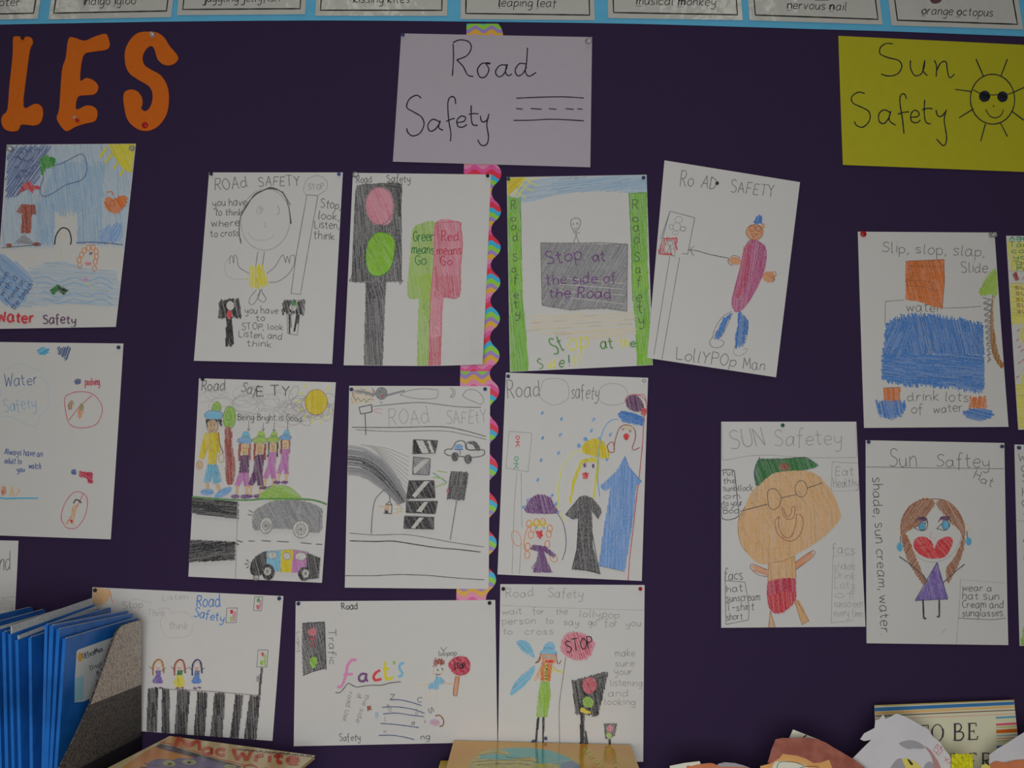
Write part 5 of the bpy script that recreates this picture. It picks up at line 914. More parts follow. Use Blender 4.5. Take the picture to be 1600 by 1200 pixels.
s.part('red_writing').T('pushing', 472, 290, 552, 288, 40, 'red_pencil', 1.5).part('red_scribble').F([442, 765, 515, 772, 515, 830, 490, 828, 485, 800, 442, 795], 'crimson', 30, 1.4, 1.8, 2)
s.part('handwriting').T('Always have an', 30, 670, 240, 684, 34, 'blue_dark', 1.0).T('adult to', 30, 720, 125, 724, 32, 'blue_dark', 1.0).T('watch', 164, 748, 230, 752, 32, 'blue_dark', 1.0).T('you', 100, 768, 142, 768, 32, 'blue_dark', 1.0)
s.part('warning_circle').S([372, 345, 430, 326, 510, 336, 560, 390, 564, 450, 530, 508, 450, 525, 390, 505, 368, 440, 360, 370, 372, 345], 'red_pencil', 1.2).L([386, 482, 440, 410, 510, 345], 'red_pencil', 1.2).FE(394, 400, 14, 26, 'trunk', 80, 1.8, 1.4, 2, rot=15).FE(450, 432, 14, 44, 'flesh', 80, 1.8, 1.5, 2, rot=15).FE(453, 410, 10, 20, 'green_pencil', 80, 2, 1.2)
s.part('warning_circle').S([362, 1060, 344, 1020, 360, 950, 400, 890, 440, 876, 480, 900, 488, 950, 470, 1020, 430, 1072, 390, 1078, 362, 1066], 'red_pencil', 1.2).L([370, 1056, 420, 980, 464, 890], 'red_pencil', 1.2).S([412, 940, 425, 920, 448, 930, 452, 940], 'black', 2).FE(414, 985, 13, 38, 'tan', 80, 1.5, 1.5, 2, rot=12).F([390, 1030, 412, 1030, 402, 1050], 'red', 60).L([400, 1020, 372, 1058], 'tan', 1.6).L([410, 1020, 416, 1062], 'tan', 1.6)
s.part('drawn_swimmers').L([-10, 908, 40, 914, 120, 912, 218, 912], 'teal', 2.4).FE(28, 870, 13, 26, 'flesh', 80, 1.6, 1.5, 2).FE(22, 880, 6, 14, 'red', 80).L([62, 900, 78, 845], 'tan', 1.6).L([84, 860, 78, 900], 'tan', 1.4).L([92, 900, 118, 868, 104, 860], 'tan', 1.6)
s.done()

# sheets cut off by the frame
s = drawing('sheet low at the left edge with faint pencil letters above the blue folders', [-1500, 10, 252, 42, 206, 1180, -1560, 1160], (0, 840, 8.567), seed=26, paper='paper_dim', grid=(10, 8))
s.part('handwriting').T('wind', -140, 470, 150, 440, 260, 'pencil', 1.2, slant=.12).L([-200, 812, 0, 806, 205, 792], 'pencil_faint', .9)
for k in range(3): s.T('nnmnw', -60, 880 + k * 50, 200, 870 + k * 50, 80, 'pencil_ghost', 1.0)
s.done()
s = drawing('sheet with yellow written bands cut off by the right edge', [78, 68, 800, 76, 870, 1172, 142, 1170], (1550, 350, 3.636), seed=27, paper='paper_dim')
s.part('yellow_band').F([82, 100, 780, 110, 790, 260, 110, 268, 90, 200], 'wash', 100, 1.7, 1.7, 4).part('yellow_band').F([94, 338, 780, 340, 800, 555, 106, 572], 'wash', 4, 1.6, 1.7, 5, under='yellow_pale').part('yellow_band').F([124, 910, 820, 905, 850, 1160, 145, 1165], 'wash', 4, 1.6, 1.7, 4, under='wash').FE(196, 640, 40, 60, 'wash', 60, 1.7, 1.7, 4).F([176, 800, 400, 810, 420, 900, 160, 900], 'wash', 60, 1.7, 1.7)
s.part('handwriting').T('Age is', 94, 92, 260, 92, 26, 'jade', 1.6)
for i, (t, x) in enumerate((('Target sun', 96), ('can burn', 106), ('your skin', 116), ('get your', 130), ('hat on', 132))): s.T(t, x, 132 + i * 34, x + 300, 132 + i * 34, 28, 'green_pencil', 1.0)
for i in range(5): s.T('sun get in the', 124 + i * 3, 372 + i * 34, 520, 374 + i * 34, 28, 'trunk', 1.0)
s.L([88, 268, 400, 276], 'pencil_faint', .8).L([92, 340, 400, 342], 'pencil_faint', .8)
s.part('red_mark').F([114, 285, 135, 276, 150, 318, 126, 326], 'brown_red', 80, 1.4, 1.6).L([166, 320, 178, 300], 'pencil', .8)
for x, y in ((145, 605), (140, 660), (150, 700), (165, 720), (150, 790), (170, 775), (140, 870)): s.part('red_mark').L([x - 8, y + 6, x + 8, y - 6], 'red_pencil', 1.4)
s.done()
s = drawing('sheet with letters running down its left side cut off by the right edge', [86, 52, 860, 60, 890, 1170, 110, 1160], (1560, 680, 3.53), seed=28, paper='paper_dim')
s.part('vertical_letters')
for ch, x, y in (('W', 106, 142), ('O', 122, 204), ('S', 124, 254), ('H', 124, 336), ('O', 122, 396), ('S', 130, 436)): s.T(ch, x, y, x + 46, y, 46, 'pencil', 1.1)
s.L([98, 472, 400, 480], 'pencil_faint', .9)
for ch, x, y in (('A', 130, 586), ('X', 134, 640), ('C', 134, 700)): s.T('x' if ch == 'X' else ch, x, y, x + 40, y, 44, 'ink_blue', 1.0)
s.part('green_scribble').F([130, 1050, 300, 1040, 320, 1160, 116, 1160], 'grass', 60, 1.6, 1.7, 3)
s.done()

# ------------------------------------------------------------------ pins
for nm, c in (('navy', (34, 44, 88)), ('black', (24, 24, 28)), ('red', (140, 18, 26)), ('dark green', (24, 70, 46)), ('blue', (48, 72, 132))):
    mat('pin_' + nm, alb(c), 0.25, spec=0.5)
def clear_plastic(name, tint, rough):
    m = bpy.data.materials.new(name); m.use_nodes = True; b = m.node_tree.nodes['Principled BSDF']
    b.inputs['Base Color'].default_value = (*tint, 1); b.inputs['Transmission Weight'].default_value = 0.75
    b.inputs['Roughness'].default_value = rough; b.inputs['IOR'].default_value = 1.49; MATS[name] = m; return m
clear_plastic('pin_clear', (0.86, 0.86, 0.84), 0.08)
mat('steel', (0.55, 0.55, 0.56), 0.3, spec=0.6)
def lathe(name, prof, m, parent, seg=14):
    V = []; F = []
    for r, y in prof:
        for k in range(seg):
            a = 2 * math.pi * k / seg; V.append((r * math.cos(a), y, r * math.sin(a)))
    for i in range(len(prof) - 1):
        for k in range(seg):
            F.append((i * seg + k, i * seg + (k + 1) % seg, (i + 1) * seg + (k + 1) % seg, (i + 1) * seg + k))
    F.append(tuple(range(seg))); F.append(tuple(reversed(range((len(prof) - 1) * seg, len(prof) * seg))))
    o = mesh(name, V, F, m, parent=parent, smooth=True)
    bm = bmesh.new(); bm.from_mesh(o.data); bmesh.ops.recalc_face_normals(bm, faces=bm.faces); bm.to_mesh(o.data); bm.free()
    return o
BALL = [(0.0004, -0.0012), (0.0016, -0.0015), (0.0026, -0.0024), (0.0029, -0.0038), (0.0025, -0.0052), (0.0014, -0.0061), (0.0003, -0.0064)]
SPOOL = [(0.0008, -0.0012), (0.0044, -0.0014), (0.0046, -0.0022), (0.0030, -0.0034), (0.0024, -0.0060), (0.0030, -0.0086), (0.0042, -0.0098), (0.0042, -0.0108), (0.0010, -0.0112)]
DISC = [(0.0008, -0.0010), (0.0048, -0.0012), (0.0050, -0.0020), (0.0042, -0.0032), (0.0024, -0.0040), (0.0004, -0.0042)]
def pin(u, v, col, kind, where, depth=0.0022, tilt=0.0):
    root = empty('push_pin', W(u, v, -depth), f'{col} pin {where}', 'pin', 'pins in the purple board')
    prof = {'ball': BALL, 'spool': SPOOL, 'disc': DISC}[kind]
    h = lathe('pin_head', prof, MATS['pin_' + col], root)
    nd = lathe('needle', [(0.0004, 0.002 + depth), (0.0004, -0.0014)], MATS['steel'], root, 6)
    if tilt: root.rotation_euler = (tilt, 0, tilt * .8)
PINS = [
 (630, 56, 'navy', 'ball', 'in the top left corner of the lilac heading'), (918, 65, 'clear', 'spool', 'in the top right corner of the lilac heading'),
 (1601, 68, 'black', 'ball', 'at the right edge of the yellow heading'),
 (36.5, 61, 'black', 'ball', 'at the top of the orange letter L'), (122, 189.5, 'red', 'ball', 'at the foot of the orange letter E'), (118, 184.5, 'clear', 'ball', 'beside the red pin on the orange letter E'),
 (238.5, 55.5, 'clear', 'spool', 'at the top of the orange letter S'), (227, 196, 'red', 'disc', 'at the foot of the orange letter S'),
 (17, 233, 'clear', 'spool', 'in the top left corner of the blue sky water poster'), (206.5, 232, 'clear', 'disc', 'in the top right corner of the blue sky water poster'),
 (186.5, 543.5, 'navy', 'ball', 'in the top right corner of the poster with red warning circles'),
 (331, 273, 'black', 'ball', 'in the top left corner of the round faced lollipop person poster'), (530, 273.5, 'blue', 'ball', 'in the top right corner of the round faced lollipop person poster'),
 (555, 273.5, 'clear', 'spool', 'in the top left corner of the large traffic light poster'), (762, 276, 'black', 'ball', 'in the top right corner of the large traffic light poster'),
 (794.5, 281, 'dark green', 'ball', 'in the top left corner of the green striped poster'), (1005, 279, 'navy', 'ball', 'in the top right corner of the green striped poster'),
 (1119.8, 287.5, 'black', 'ball', 'after the word road on the tilted lollypop man poster'),
 (1348.5, 366, 'red', 'disc', 'in the top left corner of the water bottle poster'), (1547.5, 367, 'clear', 'spool', 'in the top right corner of the water bottle poster'),
 (317.5, 593, 'black', 'ball', 'in the top left corner of the beanie children poster'), (400.5, 900, 'clear', 'spool', 'at the bottom of the beanie children poster'),
 (549.5, 609, 'navy', 'ball', 'in the top left corner of the grey rainbow poster'), (758, 608.5, 'navy', 'ball', 'in the top right corner of the grey rainbow poster'),
 (794, 588.5, 'navy', 'ball', 'in the top left corner of the three umbrellas poster'), (1006, 595.5, 'clear', 'ball', 'in the top right corner of the three umbrellas poster'),
 (1222, 665, 'dark green', 'ball', 'at the top of the tan face poster'),
 (1356, 691, 'navy', 'ball', 'in the top left corner of the red lips girl poster'), (1564, 698, 'navy', 'ball', 'in the top right corner of the red lips girl poster'),
 (150, 922, 'black', 'ball', 'in the top left corner of the zebra crossing poster'), (437, 935, 'navy', 'ball', 'in the top right corner of the zebra crossing poster'),
 (467, 943, 'navy', 'ball', 'in the top left corner of the facts poster'), (765, 942, 'black', 'ball', 'in the top right corner of the facts poster'),
 (786.5, 920, 'black', 'ball', 'in the top left corner of the winged lollipop lady poster'), (1000, 920, 'red', 'ball', 'in the top right corner of the winged lollipop lady poster'),
 (1590.5, 700, 'navy', 'ball', 'in the top left corner of the sheet with letters down its side'),
]
for u, v, c, k, wh in PINS: pin(u, v, c, k, wh, tilt=0.25 if k == 'spool' else 0.0)

# ------------------------------------------------------------------ magazine file with blue folders
mat('folder_blue', alb((20, 78, 142), 152), 0.42, 0.7, 25.0, alb((12, 58, 112), 152), spec=0.35)
mat('folder_pages', alb((150, 152, 150), 160), 0.7, 0.5, 300.0, alb((112, 114, 116), 160))
mat('label_paper', alb((160, 164, 164), 160), 0.4, spec=0.4)
mat('label_blue', alb((120, 160, 190), 160), 0.4); mat('label_orange', alb((196, 130, 40), 160), 0.4); mat('label_ink', alb((72, 74, 78), 160), 0.5)
mat('file_black', (0.018, 0.017, 0.02), 0.5)
def speckle(name, a, b, lo, hi): return mat(name, a, 0.55, 1.0, 330.0, b, spec=0.3, lo=lo, hi=hi)
speckle('file_light', alb((158, 150, 140), 160), alb((108, 102, 98), 160), .5, .6)
speckle('file_dark', alb((76, 72, 68), 160), alb((34, 32, 32), 160), .45, .58)

YN, YF, FLOORZ = -0.275, -0.05, SHELF + 0.004
PN0 = W(220, 968, -0.045); dirh = ray(668, 818.5); dirh.z = 0; dirh.normalize()
PNn = Vector((dirh.y, -dirh.x, 0)).normalized()             # outward, towards +x
file_root = empty('magazine_file', Vector((PN0.x - .06, -0.16, SHELF)), 'speckled grey and black magazine file holding blue folders', 'file box')
def on_panel(u, v): return on_plane(u, v, PN0, PNn)
outl = [(220.4, 968), (203, 972.5), (190, 977), (184, 984), (178.4, 994.6), (163, 1036.6), (140, 1102), (116.6, 1153), (93, 1200)]
tip = on_panel(86, 1214); tip.z = SHELF + 0.05
pts = [on_panel(*q) for q in outl]
low_near = pts[-1].copy(); low_near.z = SHELF; low_far = min((on_panel(220.4, 1180 + k * .5) for k in range(200)), key=lambda q: abs(q.z - SHELF)); low_far.z = SHELF
pts += [low_near, low_far]
def prism(name, P, n, t, m, root):
    N = len(P); V = P + [p + n * t for p in P]
    c0 = P[0]; ax = (P[-1] - P[0]).normalized(); ay = n.cross(ax)
    tri = tessellate_polygon([[Vector(((p - c0).dot(ax), (p - c0).dot(ay), 0)) for p in P]])
    F = [tuple(q) for q in tri] + [tuple(N + i for i in reversed(q)) for q in tri] + [(i, (i + 1) % N, N + (i + 1) % N, N + i) for i in range(N)]
    o = mesh(name, V, F, m, origin=root.location, parent=root)
    bm = bmesh.new(); bm.from_mesh(o.data); bmesh.ops.recalc_face_normals(bm, faces=bm.faces); bm.to_mesh(o.data); bm.free(); return o
WID = 0.175
prism('side_panel', [p - PNn * 0.002 for p in pts], PNn, 0.002, MATS['file_dark'], file_root)
prism('side_panel', [p - PNn * (WID + .002) for p in pts], PNn, 0.002, MATS['file_dark'], file_root)
slab('back_panel', pts[0].copy(), pts[0] - PNn * WID, low_far - pts[0], dirh, 0.0, 0.002, MATS['file_dark'], file_root)
slab('base_panel', low_far + Vector((0, 0, .0)), low_far - PNn * WID, low_near - low_far, Vector((0, 0, 1)), 0.0, 0.003, MATS['file_black'], file_root)
lip = low_near + Vector((0, 0, 0.035))
slab('front_panel', lip, lip - PNn * WID, Vector((0, 0, -0.035)), dirh, 0.0, 0.002, MATS['file_dark'], file_root)
fs = Sheet('x', 'x', 'x', [90, 960, 221, 960, 221, 1230, 90, 1230], (0, 0, 1), P0=PN0, n=PNn, lift=0.0, amp=0.0, root=file_root, base=False)
fs.part('light_speckled_cover').solid([220.3, 968.5, 203, 973, 190, 977.5, 184, 984.5, 178.6, 995, 163.3, 1037, 144.6, 1090, 141, 1101, 220.3, 1070], MATS['file_light'], off=0.0004)
fs.part('black_base_band').solid([220.3, 1150, 123.6, 1200, 95, 1215, 95, 1270, 220.3, 1232], MATS['file_black'], off=0.0004)
fs.part('printed_rule').L([141, 1101.5, 220, 1070.5], MATS['file_black'], 0.9)
fs.done()

def folder(near, far, bx, thick, label, over=0.0, ymin=YN, ymax=YF, front_label=False):
    A, B = W(*near, ymin), W(*far, ymax); Bt = W(bx, 1200, ymin)
    d = (Bt - A); d *= (A.z - FLOORZ) / (A.z - Bt.z)
    n = (B - A).cross(d).normalized()
    if n.x < 0: n = -n
    e = (B - A).normalized()
    root = empty('blue_folder', (A + B) / 2 + d, label, 'folder', 'blue folders in the magazine file')
    h = thick / 2; F_ = MATS['folder_blue']
    slab('cover', A, B, d, n, h - .0007, h, F_, root); slab('cover', A, B, d, n, -h, -h + .0007, F_, root)
    slab('spine', A, A + e * .0012, d, n, -h + .0007, h - .0007, F_, root)
    up = -d.normalized()
    a, b = A + e * .004 + up * (over + .0006), B - e * .004 + up * (over + .0006)
    slab('pages', a, b, d * .97, n, -h + .0012, h - .0012, MATS['folder_pages'], root)
    if front_label:
        P0 = A + n * h
        L_ = Sheet('x', 'x', 'x', [500, 400, 900, 300, 900, 700, 500, 760], (0, 920, 4.2875), P0=P0, n=n, lift=0.0, amp=0.0, root=root, base=False)
        L_.part('printed_label', 'white printed label').solid([512, 420, 522, 408, 860, 288, 850, 620, 560, 755, 498, 762, 500, 600], MATS['label_paper'], off=.0002)
        L_.solid([500, 600, 558, 578, 556, 740, 498, 758], MATS['label_blue'], off=.0003)
        L_.part('label_logo', sub=True).solid([522, 440, 534, 428, 548, 440, 550, 470, 538, 488, 522, 476], MATS['label_orange'], smooth=True, off=.0003).T('OfficeMax', 556, 468, 690, 416, 34, MATS['label_ink'], 1.4, jit=0).T('Display', 606, 545, 730, 496, 30, MATS['label_ink'], 1.0, jit=0).T('Book', 650, 580, 730, 548, 26, MATS['label_ink'], 1.0, jit=0)
        L_.done()
folder((100.5, 998), (213.5, 964.5), 87, .0040, 'blue folder with a white printed label, rightmost in the magazine file', front_label=True)
folder((91, 982.5), (205.5, 958.5), 79, .0042, 'second blue folder from the right, behind the labelled one')
folder((80.5, 977), (198, 954), 72, .0050, 'third blue folder from the right in the magazine file')
folder((72, 976), (171.5, 949), 67, .0036, 'fourth blue folder from the right, its top corner showing past the white papers')
folder((46.6, 996), (160, 958), 49, .0038, 'low blue folder with a gap on its right, fifth from the right')
folder((26, 1000), (152.5, 951), 31, .0038, 'blue folder with white page tops, sixth from the right', over=.004)
folder((15, 991), (146.5, 944), 20.5, .0038, 'blue folder with white papers sticking out highest', over=.009)
folder((5.5, 987.5), (128, 950), 10.5, .0040, 'blue folder near the left frame edge, left of the tall white papers')
folder((-6, 985), (112, 950), 0, .0040, 'blue folder at the very left, its white page tops at the frame edge', over=.003)
folder((-58, 986), (67.5, 952), -40, .0060, 'dark blue folder behind on the left, nearer of the two farther ones', ymax=-.045)
folder((-82, 978), (47.8, 948.5), -60, .0055, 'blue folder farthest left, tucked behind the others below the pencil sheet', ymax=-.045)

# ------------------------------------------------------------------ books lying on the ledge
mat('book_orange', alb((200, 140, 24), 166), 0.13, 0.55, 9.0, alb((192, 98, 22), 166), spec=0.5, lo=.35, hi=.7)
mat('book_yellow', alb((178, 150, 40), 166), 0.3, spec=0.5)
mat('book_pages', (0.7, 0.67, 0.6), 0.8, 0.5, 400.0, (0.5, 0.48, 0.42))
mat('print_teal', alb((72, 150, 150), 166), 0.13, 0.3, 60., alb((100, 160, 150), 166), spec=.5); mat('print_land', alb((168, 160, 70), 166), 0.13, 0.6, 120., alb((120, 112, 100), 166), spec=.5)
mat('print_sea', alb((88, 112, 140), 166), 0.13, spec=.5); mat('print_white', alb((170, 170, 160), 166), 0.13, spec=.5); mat('print_yellow', alb((196, 180, 80), 166), 0.13, spec=.5)
mat('mag_cream', alb((172, 156, 116), 160), 0.25, 0.6, 14., alb((184, 132, 78), 160), spec=.5); mat('mag_orange', alb((190, 118, 52), 160), 0.25, 0.6, 12., alb((170, 96, 40), 160), spec=.5)
mat('mag_red', alb((166, 62, 26), 160), 0.25, spec=.5); mat('mag_dark', alb((48, 42, 52), 160), 0.25, 0.6, 90., alb((90, 80, 90), 160), spec=.5)
mat('mag_purple', alb((92, 82, 118), 160), 0.25, 0.7, 90., alb((66, 58, 92), 160), spec=.5); mat('mag_eye', alb((186, 186, 130), 160), 0.25); mat('mag_pink', alb((180, 50, 50), 160), 0.25)

def flat_book(name, label, TL, TR, ND, length, thick, cover, pages=True):
    e1 = TR - TL; d = ND - TL; u1 = e1.normalized(); d = (d - u1 * d.dot(u1)).normalized() * length
    n = e1.cross(d).normalized()
    if n.z < 0: n = -n
    root = empty(name, (TL + TR) / 2 + d / 2 - n * thick, label, 'book')
    slab('front_cover', TL, TR, d, n, -.0012, 0.0, cover, root); slab('back_cover', TL, TR, d, n, -thick, -thick + .0012, cover, root)
    k = u1 * .002; slab('pages', TL + k + d * .01, TR - k + d * .01, d * .97, n, -thick + .0012, -.0012, MATS['book_pages'], root)
    slab('spine', TL, TL + u1 * .0012, d, n, -thick + .0012, -.0012, cover, root)
    return root, n
OTL, OTR, ONL = W(709, 1157, -.010), W(985.5, 1164, -.014), W(701.5, 1200, -.142)
ob, on_ = flat_book('picture_book', 'orange picture book with a round globe on its glossy cover', OTL, OTR, ONL, .215, .0075, MATS['book_orange'])
B_ = Sheet('x', 'x', 'x', [140, 75, 1430, 112, 1465, 282, 100, 282], (680, 1140, 4.706), P0=OTL, n=on_, lift=0, amp=0, root=ob, base=False)
B_.part('printed_globe').solid([250, 300, 270, 235, 340, 170, 430, 145, 560, 135, 700, 134, 850, 155, 980, 205, 1060, 260, 1085, 330, 1085, 480, 250, 480], MATS['print_teal'])
B_.part('printed_land', sub=True).solid([245, 250, 290, 205, 340, 165, 430, 142, 500, 150, 560, 180, 500, 186, 440, 176, 330, 190, 330, 216, 430, 220, 520, 224, 600, 212, 680, 200, 740, 212, 760, 236, 700, 250, 900, 250, 930, 330, 250, 330], MATS['print_land']).solid([925, 252, 1010, 232, 1060, 260, 1085, 330, 920, 330], MATS['print_sea']).solid([340, 195, 430, 182, 500, 190, 530, 200, 420, 218, 330, 214], MATS['print_teal'])
for a in ([320, 190, 430, 168, 520, 182], [260, 240, 420, 228, 640, 226, 760, 240], [300, 262, 560, 250, 700, 262], [520, 200, 600, 214, 700, 206]): B_.S(a, MATS['mag_dark'], .5)
B_.part('printed_highlight_line').S([860, 248, 940, 236, 1010, 228], MATS['print_white'], 1.0)
B_.part('printed_title').T('Wershi', 1080, 160, 1215, 282, 44, MATS['print_yellow'], 1.4, jit=0).T('The', 1288, 236, 1350, 330, 44, MATS['print_yellow'], 1.4, jit=0)
B_.done()
yz = OTL.z - .026
yTL = W(688.5, 1188.5, -.03); yTR = yTL + Vector((.225, 0, 0))
flat_book('picture_book', 'yellow book showing its corner under the orange picture book', yTL, yTR, yTL + Vector((0, -.2, 0)), .21, yTL.z - SHELF, MATS['book_yellow'])

MTL, MTR, MNL = W(265, 1150, -.055), W(492.5, 1180.5, -.075), W(190, 1199.5, -.225)
mb, mn = flat_book('activity_book', 'orange and cream activity book with red lettering and a purple creature', MTL, MTR, MNL, .27, .005, MATS['mag_cream'])
M_ = Sheet('x', 'x', 'x', [440, 95, 1515, 245, 1460, 339, 50, 339], (180, 1130, 4.848), P0=MTL, n=mn, lift=0, amp=0, root=mb, base=False)
M_.part('printed_orange_field').solid([300, 175, 420, 205, 620, 250, 820, 305, 960, 345, 1100, 420, 800, 500, -40, 420, 60, 332, 180, 245], MATS['mag_orange'])
M_.part('printed_orange_corner').solid([412, 104, 470, 104, 560, 128, 620, 168, 560, 190, 440, 158, 350, 146], MATS['mag_orange'])
M_.part('printed_band').solid([300, 178, 340, 158, 420, 172, 620, 232, 820, 288, 960, 330, 900, 350, 720, 300, 560, 250, 380, 205], MATS['mag_dark']).L([340, 148, 420, 160, 620, 220, 800, 274, 990, 322], MATS['mag_pink'], .9).solid([400, 178, 440, 188, 440, 210, 396, 200], MATS['mag_purple'])
M_.part('printed_title').T('M', 440, 176, 640, 208, 72, MATS['mag_red'], 6.0, jit=0).T('ac', 656, 232, 830, 246, 80, MATS['mag_red'], 4.6, jit=0).T('Write', 886, 276, 1384, 310, 80, MATS['mag_red'], 5.4, jit=0).T('On', 965, 350, 1180, 372, 40, MATS['mag_red'], 2.2, jit=0)
M_.part('printed_small_type').T('mnmnmnmnmnm', 920, 208, 1490, 262, 22, MATS['mag_dark'], 1.2, jit=0)
M_.part('printed_creature').solid([240, 330, 270, 290, 350, 272, 430, 282, 480, 268, 560, 270, 640, 262, 720, 280, 800, 318, 860, 360, 700, 420, 240, 400], MATS['mag_purple'], smooth=True).L([222, 305, 262, 318], MATS['mag_purple'], 1.4).L([190, 335, 240, 336], MATS['mag_purple'], 1.4)
M_.part('printed_eye').FE(408, 308, 48, 20, MATS['mag_eye'], 10, .6, 1.2, .1, 6).FE(412, 314, 14, 7, MATS['mag_dark'], 10, .5, 1.0, .1)
M_.part('printed_eye').FE(562, 298, 52, 18, MATS['mag_eye'], 10, .6, 1.2, .1, 4).FE(560, 302, 14, 7, MATS['mag_dark'], 10, .5, 1.0, .1)
M_.part('printed_eye').FE(870, 334, 46, 14, MATS['mag_eye'], 10, .6, 1.2, .1, 4)
M_.done()
sup = MTR + Vector((-.19, -.03, -.012)); sup.z = min(MTR.z, MTL.z) - .012
flat_book('picture_book', 'thick closed book lying flat under the activity book', sup, sup + Vector((.175, 0, 0)), sup + Vector((0, -.2, 0)), .2, sup.z - SHELF, MATS['book_yellow'])

# ------------------------------------------------------------------ striped sign card on the right
mat('card_cream', alb((158, 156, 134), 150), 0.6, 0.2, 40., alb((150, 148, 128), 150))
for nm, c in (('blue', (40, 84, 124)), ('tan', (176, 130, 84)), ('brown', (74, 48, 56)), ('red', (168, 62, 82)), ('orange', (182, 98, 32)), ('green', (128, 132, 70)), ('teal', (64, 112, 136)), ('ink', (42, 40, 46)), ('yellow', (160, 138, 60)), ('greyblue', (112, 124, 128))):
    mat('card_' + nm, alb(c, 150), 0.6)
cn = Vector((0, -math.cos(math.radians(12)), math.sin(math.radians(12))))
CP = W(1476, 1097, -.028)
c_ = Sheet('sign_card', 'cream card with striped border and large serif capitals TO BE behind the paper figures', 'sign', [105, 205, 1500, 150, 1588, 1010, 130, 1020], (1350, 1070, 6.4), P0=CP, n=cn, lift=0, amp=0, paper='card_cream', grid=(4, 4), sheet_name='card_sheet')
c_.part('printed_stripes')
def stripe(y0, y1, dy, m, x0=106, x1=1500): c_.solid([x0, y0, x1, y1, x1 + 1, y1 + dy * .85, x0 + 1, y0 + dy], MATS['card_' + m], off=.0003)
stripe(205, 150, 5, 'yellow'); stripe(211, 155, 4, 'ink'); stripe(228, 168, 38, 'blue'); stripe(272, 208, 26, 'tan', 110, 1504); stripe(308, 248, 10, 'brown', 112, 1510)
for k in range(62):
    x = 116 + k * 22.6; y = 345 - k * .97; c_.solid([x, y, x + 11, y - .5, x + 11, y + 7, x, y + 7.5], MATS['card_red'], off=.0003)
for y0, dy, m in ((318, 18, 'teal'), (384, 22, 'red'), (418, 10, 'green'), (446, 36, 'orange'), (500, 12, 'greyblue'), (532, 6, 'red'), (556, 10, 'green'), (606, 26, 'blue'), (650, 14, 'orange'), (690, 20, 'teal')):
    c_.solid([1308 + y0 * .03, y0 + 4, 1502 + (y0 - 150) * .10, y0 - 8, 1502 + (y0 - 150) * .10, y0 - 8 + dy, 1308 + y0 * .03, y0 + 4 + dy], MATS['card_' + m], off=.0003)
ci = MATS['card_ink']
c_.part('printed_capitals')
def serif_v(x, y0, y1, w=3.0): c_.L([x, y0, x, y1], ci, w); c_.L([x - 16, y0, x + 16, y0], ci, 1.0); c_.L([x - 18, y1, x + 18, y1], ci, 1.0)
c_.L([500, 412, 640, 405], ci, 1.3).L([636, 402, 636, 440], ci, 1.3).L([504, 408, 504, 445], ci, 1.3); serif_v(570, 410, 565)
c_.E(728, 482, 54, 84, ci, 1.5); c_.L([676, 440, 672, 480, 678, 525], ci, 2.6).L([780, 440, 785, 480, 778, 525], ci, 2.6)
serif_v(902, 392, 556); c_.S([902, 392, 950, 394, 966, 430, 940, 466, 904, 470], ci, 1.8).S([904, 470, 970, 474, 988, 512, 960, 552, 904, 556], ci, 2.0)
serif_v(1046, 388, 550); c_.L([1046, 388, 1112, 386, 1114, 416], ci, 1.4).L([1046, 466, 1092, 465], ci, 1.3).L([1092, 448, 1092, 486], ci, 1.0).L([1046, 550, 1122, 546, 1130, 512], ci, 1.5)
serif_v(1060, 688, 845); c_.L([1060, 688, 1112, 684, 1112, 704], ci, 1.4).L([1060, 764, 1096, 762], ci, 1.3).L([1060, 845, 1124, 842], ci, 1.4)
serif_v(1180, 684, 840); c_.S([1180, 684, 1236, 686, 1250, 716, 1232, 752, 1182, 760], ci, 1.9).L([1206, 758, 1262, 840], ci, 2.4)
c_.L([858, 690, 900, 688], ci, 1.4).L([876, 690, 876, 845], ci, 2.6)
c_.done()

# ------------------------------------------------------------------ paper figures in front of the board
mat('craft_white', alb((150, 149, 152), 150), 0.75, 0.3, 25., alb((140, 138, 142), 150)); mat('craft_grey', alb((116, 114, 120), 150), 0.75)
mat('craft_brown', alb((106, 56, 46), 150), 0.5, 0.6, 60., alb((126, 78, 66), 150)); mat('craft_tan', alb((186, 122, 74), 150), 0.7, 0.4, 60., alb((172, 104, 60), 150))
mat('craft_cream', alb((168, 168, 148), 150), 0.7); mat('craft_yellow', alb((164, 158, 20), 150), 0.5, 0.7, 200., alb((110, 108, 16), 150)); mat('craft_rust', alb((150, 90, 60), 150), 0.7, .4, 50., alb((130, 74, 48), 150))
mat('craft_pink', alb((150, 90, 98), 150), 0.7); mat('craft_beak', alb((164, 150, 74), 150), 0.7); mat('craft_ink', alb((36, 34, 38), 150), .6)
mat('craft_band', alb((128, 98, 96), 150), .7)
LB = 1250.0
def craft(name, label, Y, lean=6):
    root = empty(name, Vector((W(1400, 1200, Y).x, Y, SHELF)), label, 'paper craft', 'paper figures along the ledge')
    n = Vector((0, -math.cos(math.radians(lean)), math.sin(math.radians(lean))))
    P0 = Vector((0, Y, SHELF))
    return root, P0, n
K1 = (1350, 1070, 6.4); K2 = (1030, 1110, 4.571)
def piece(root, P0, n, name, l, m, crop, off=0.0, th=.0006, smooth=False): return cutout(name, l, MATS[m], crop, P0 + n * off, n, th, smooth=smooth, root=root)
def foot(P0, n): return 1070  # unused
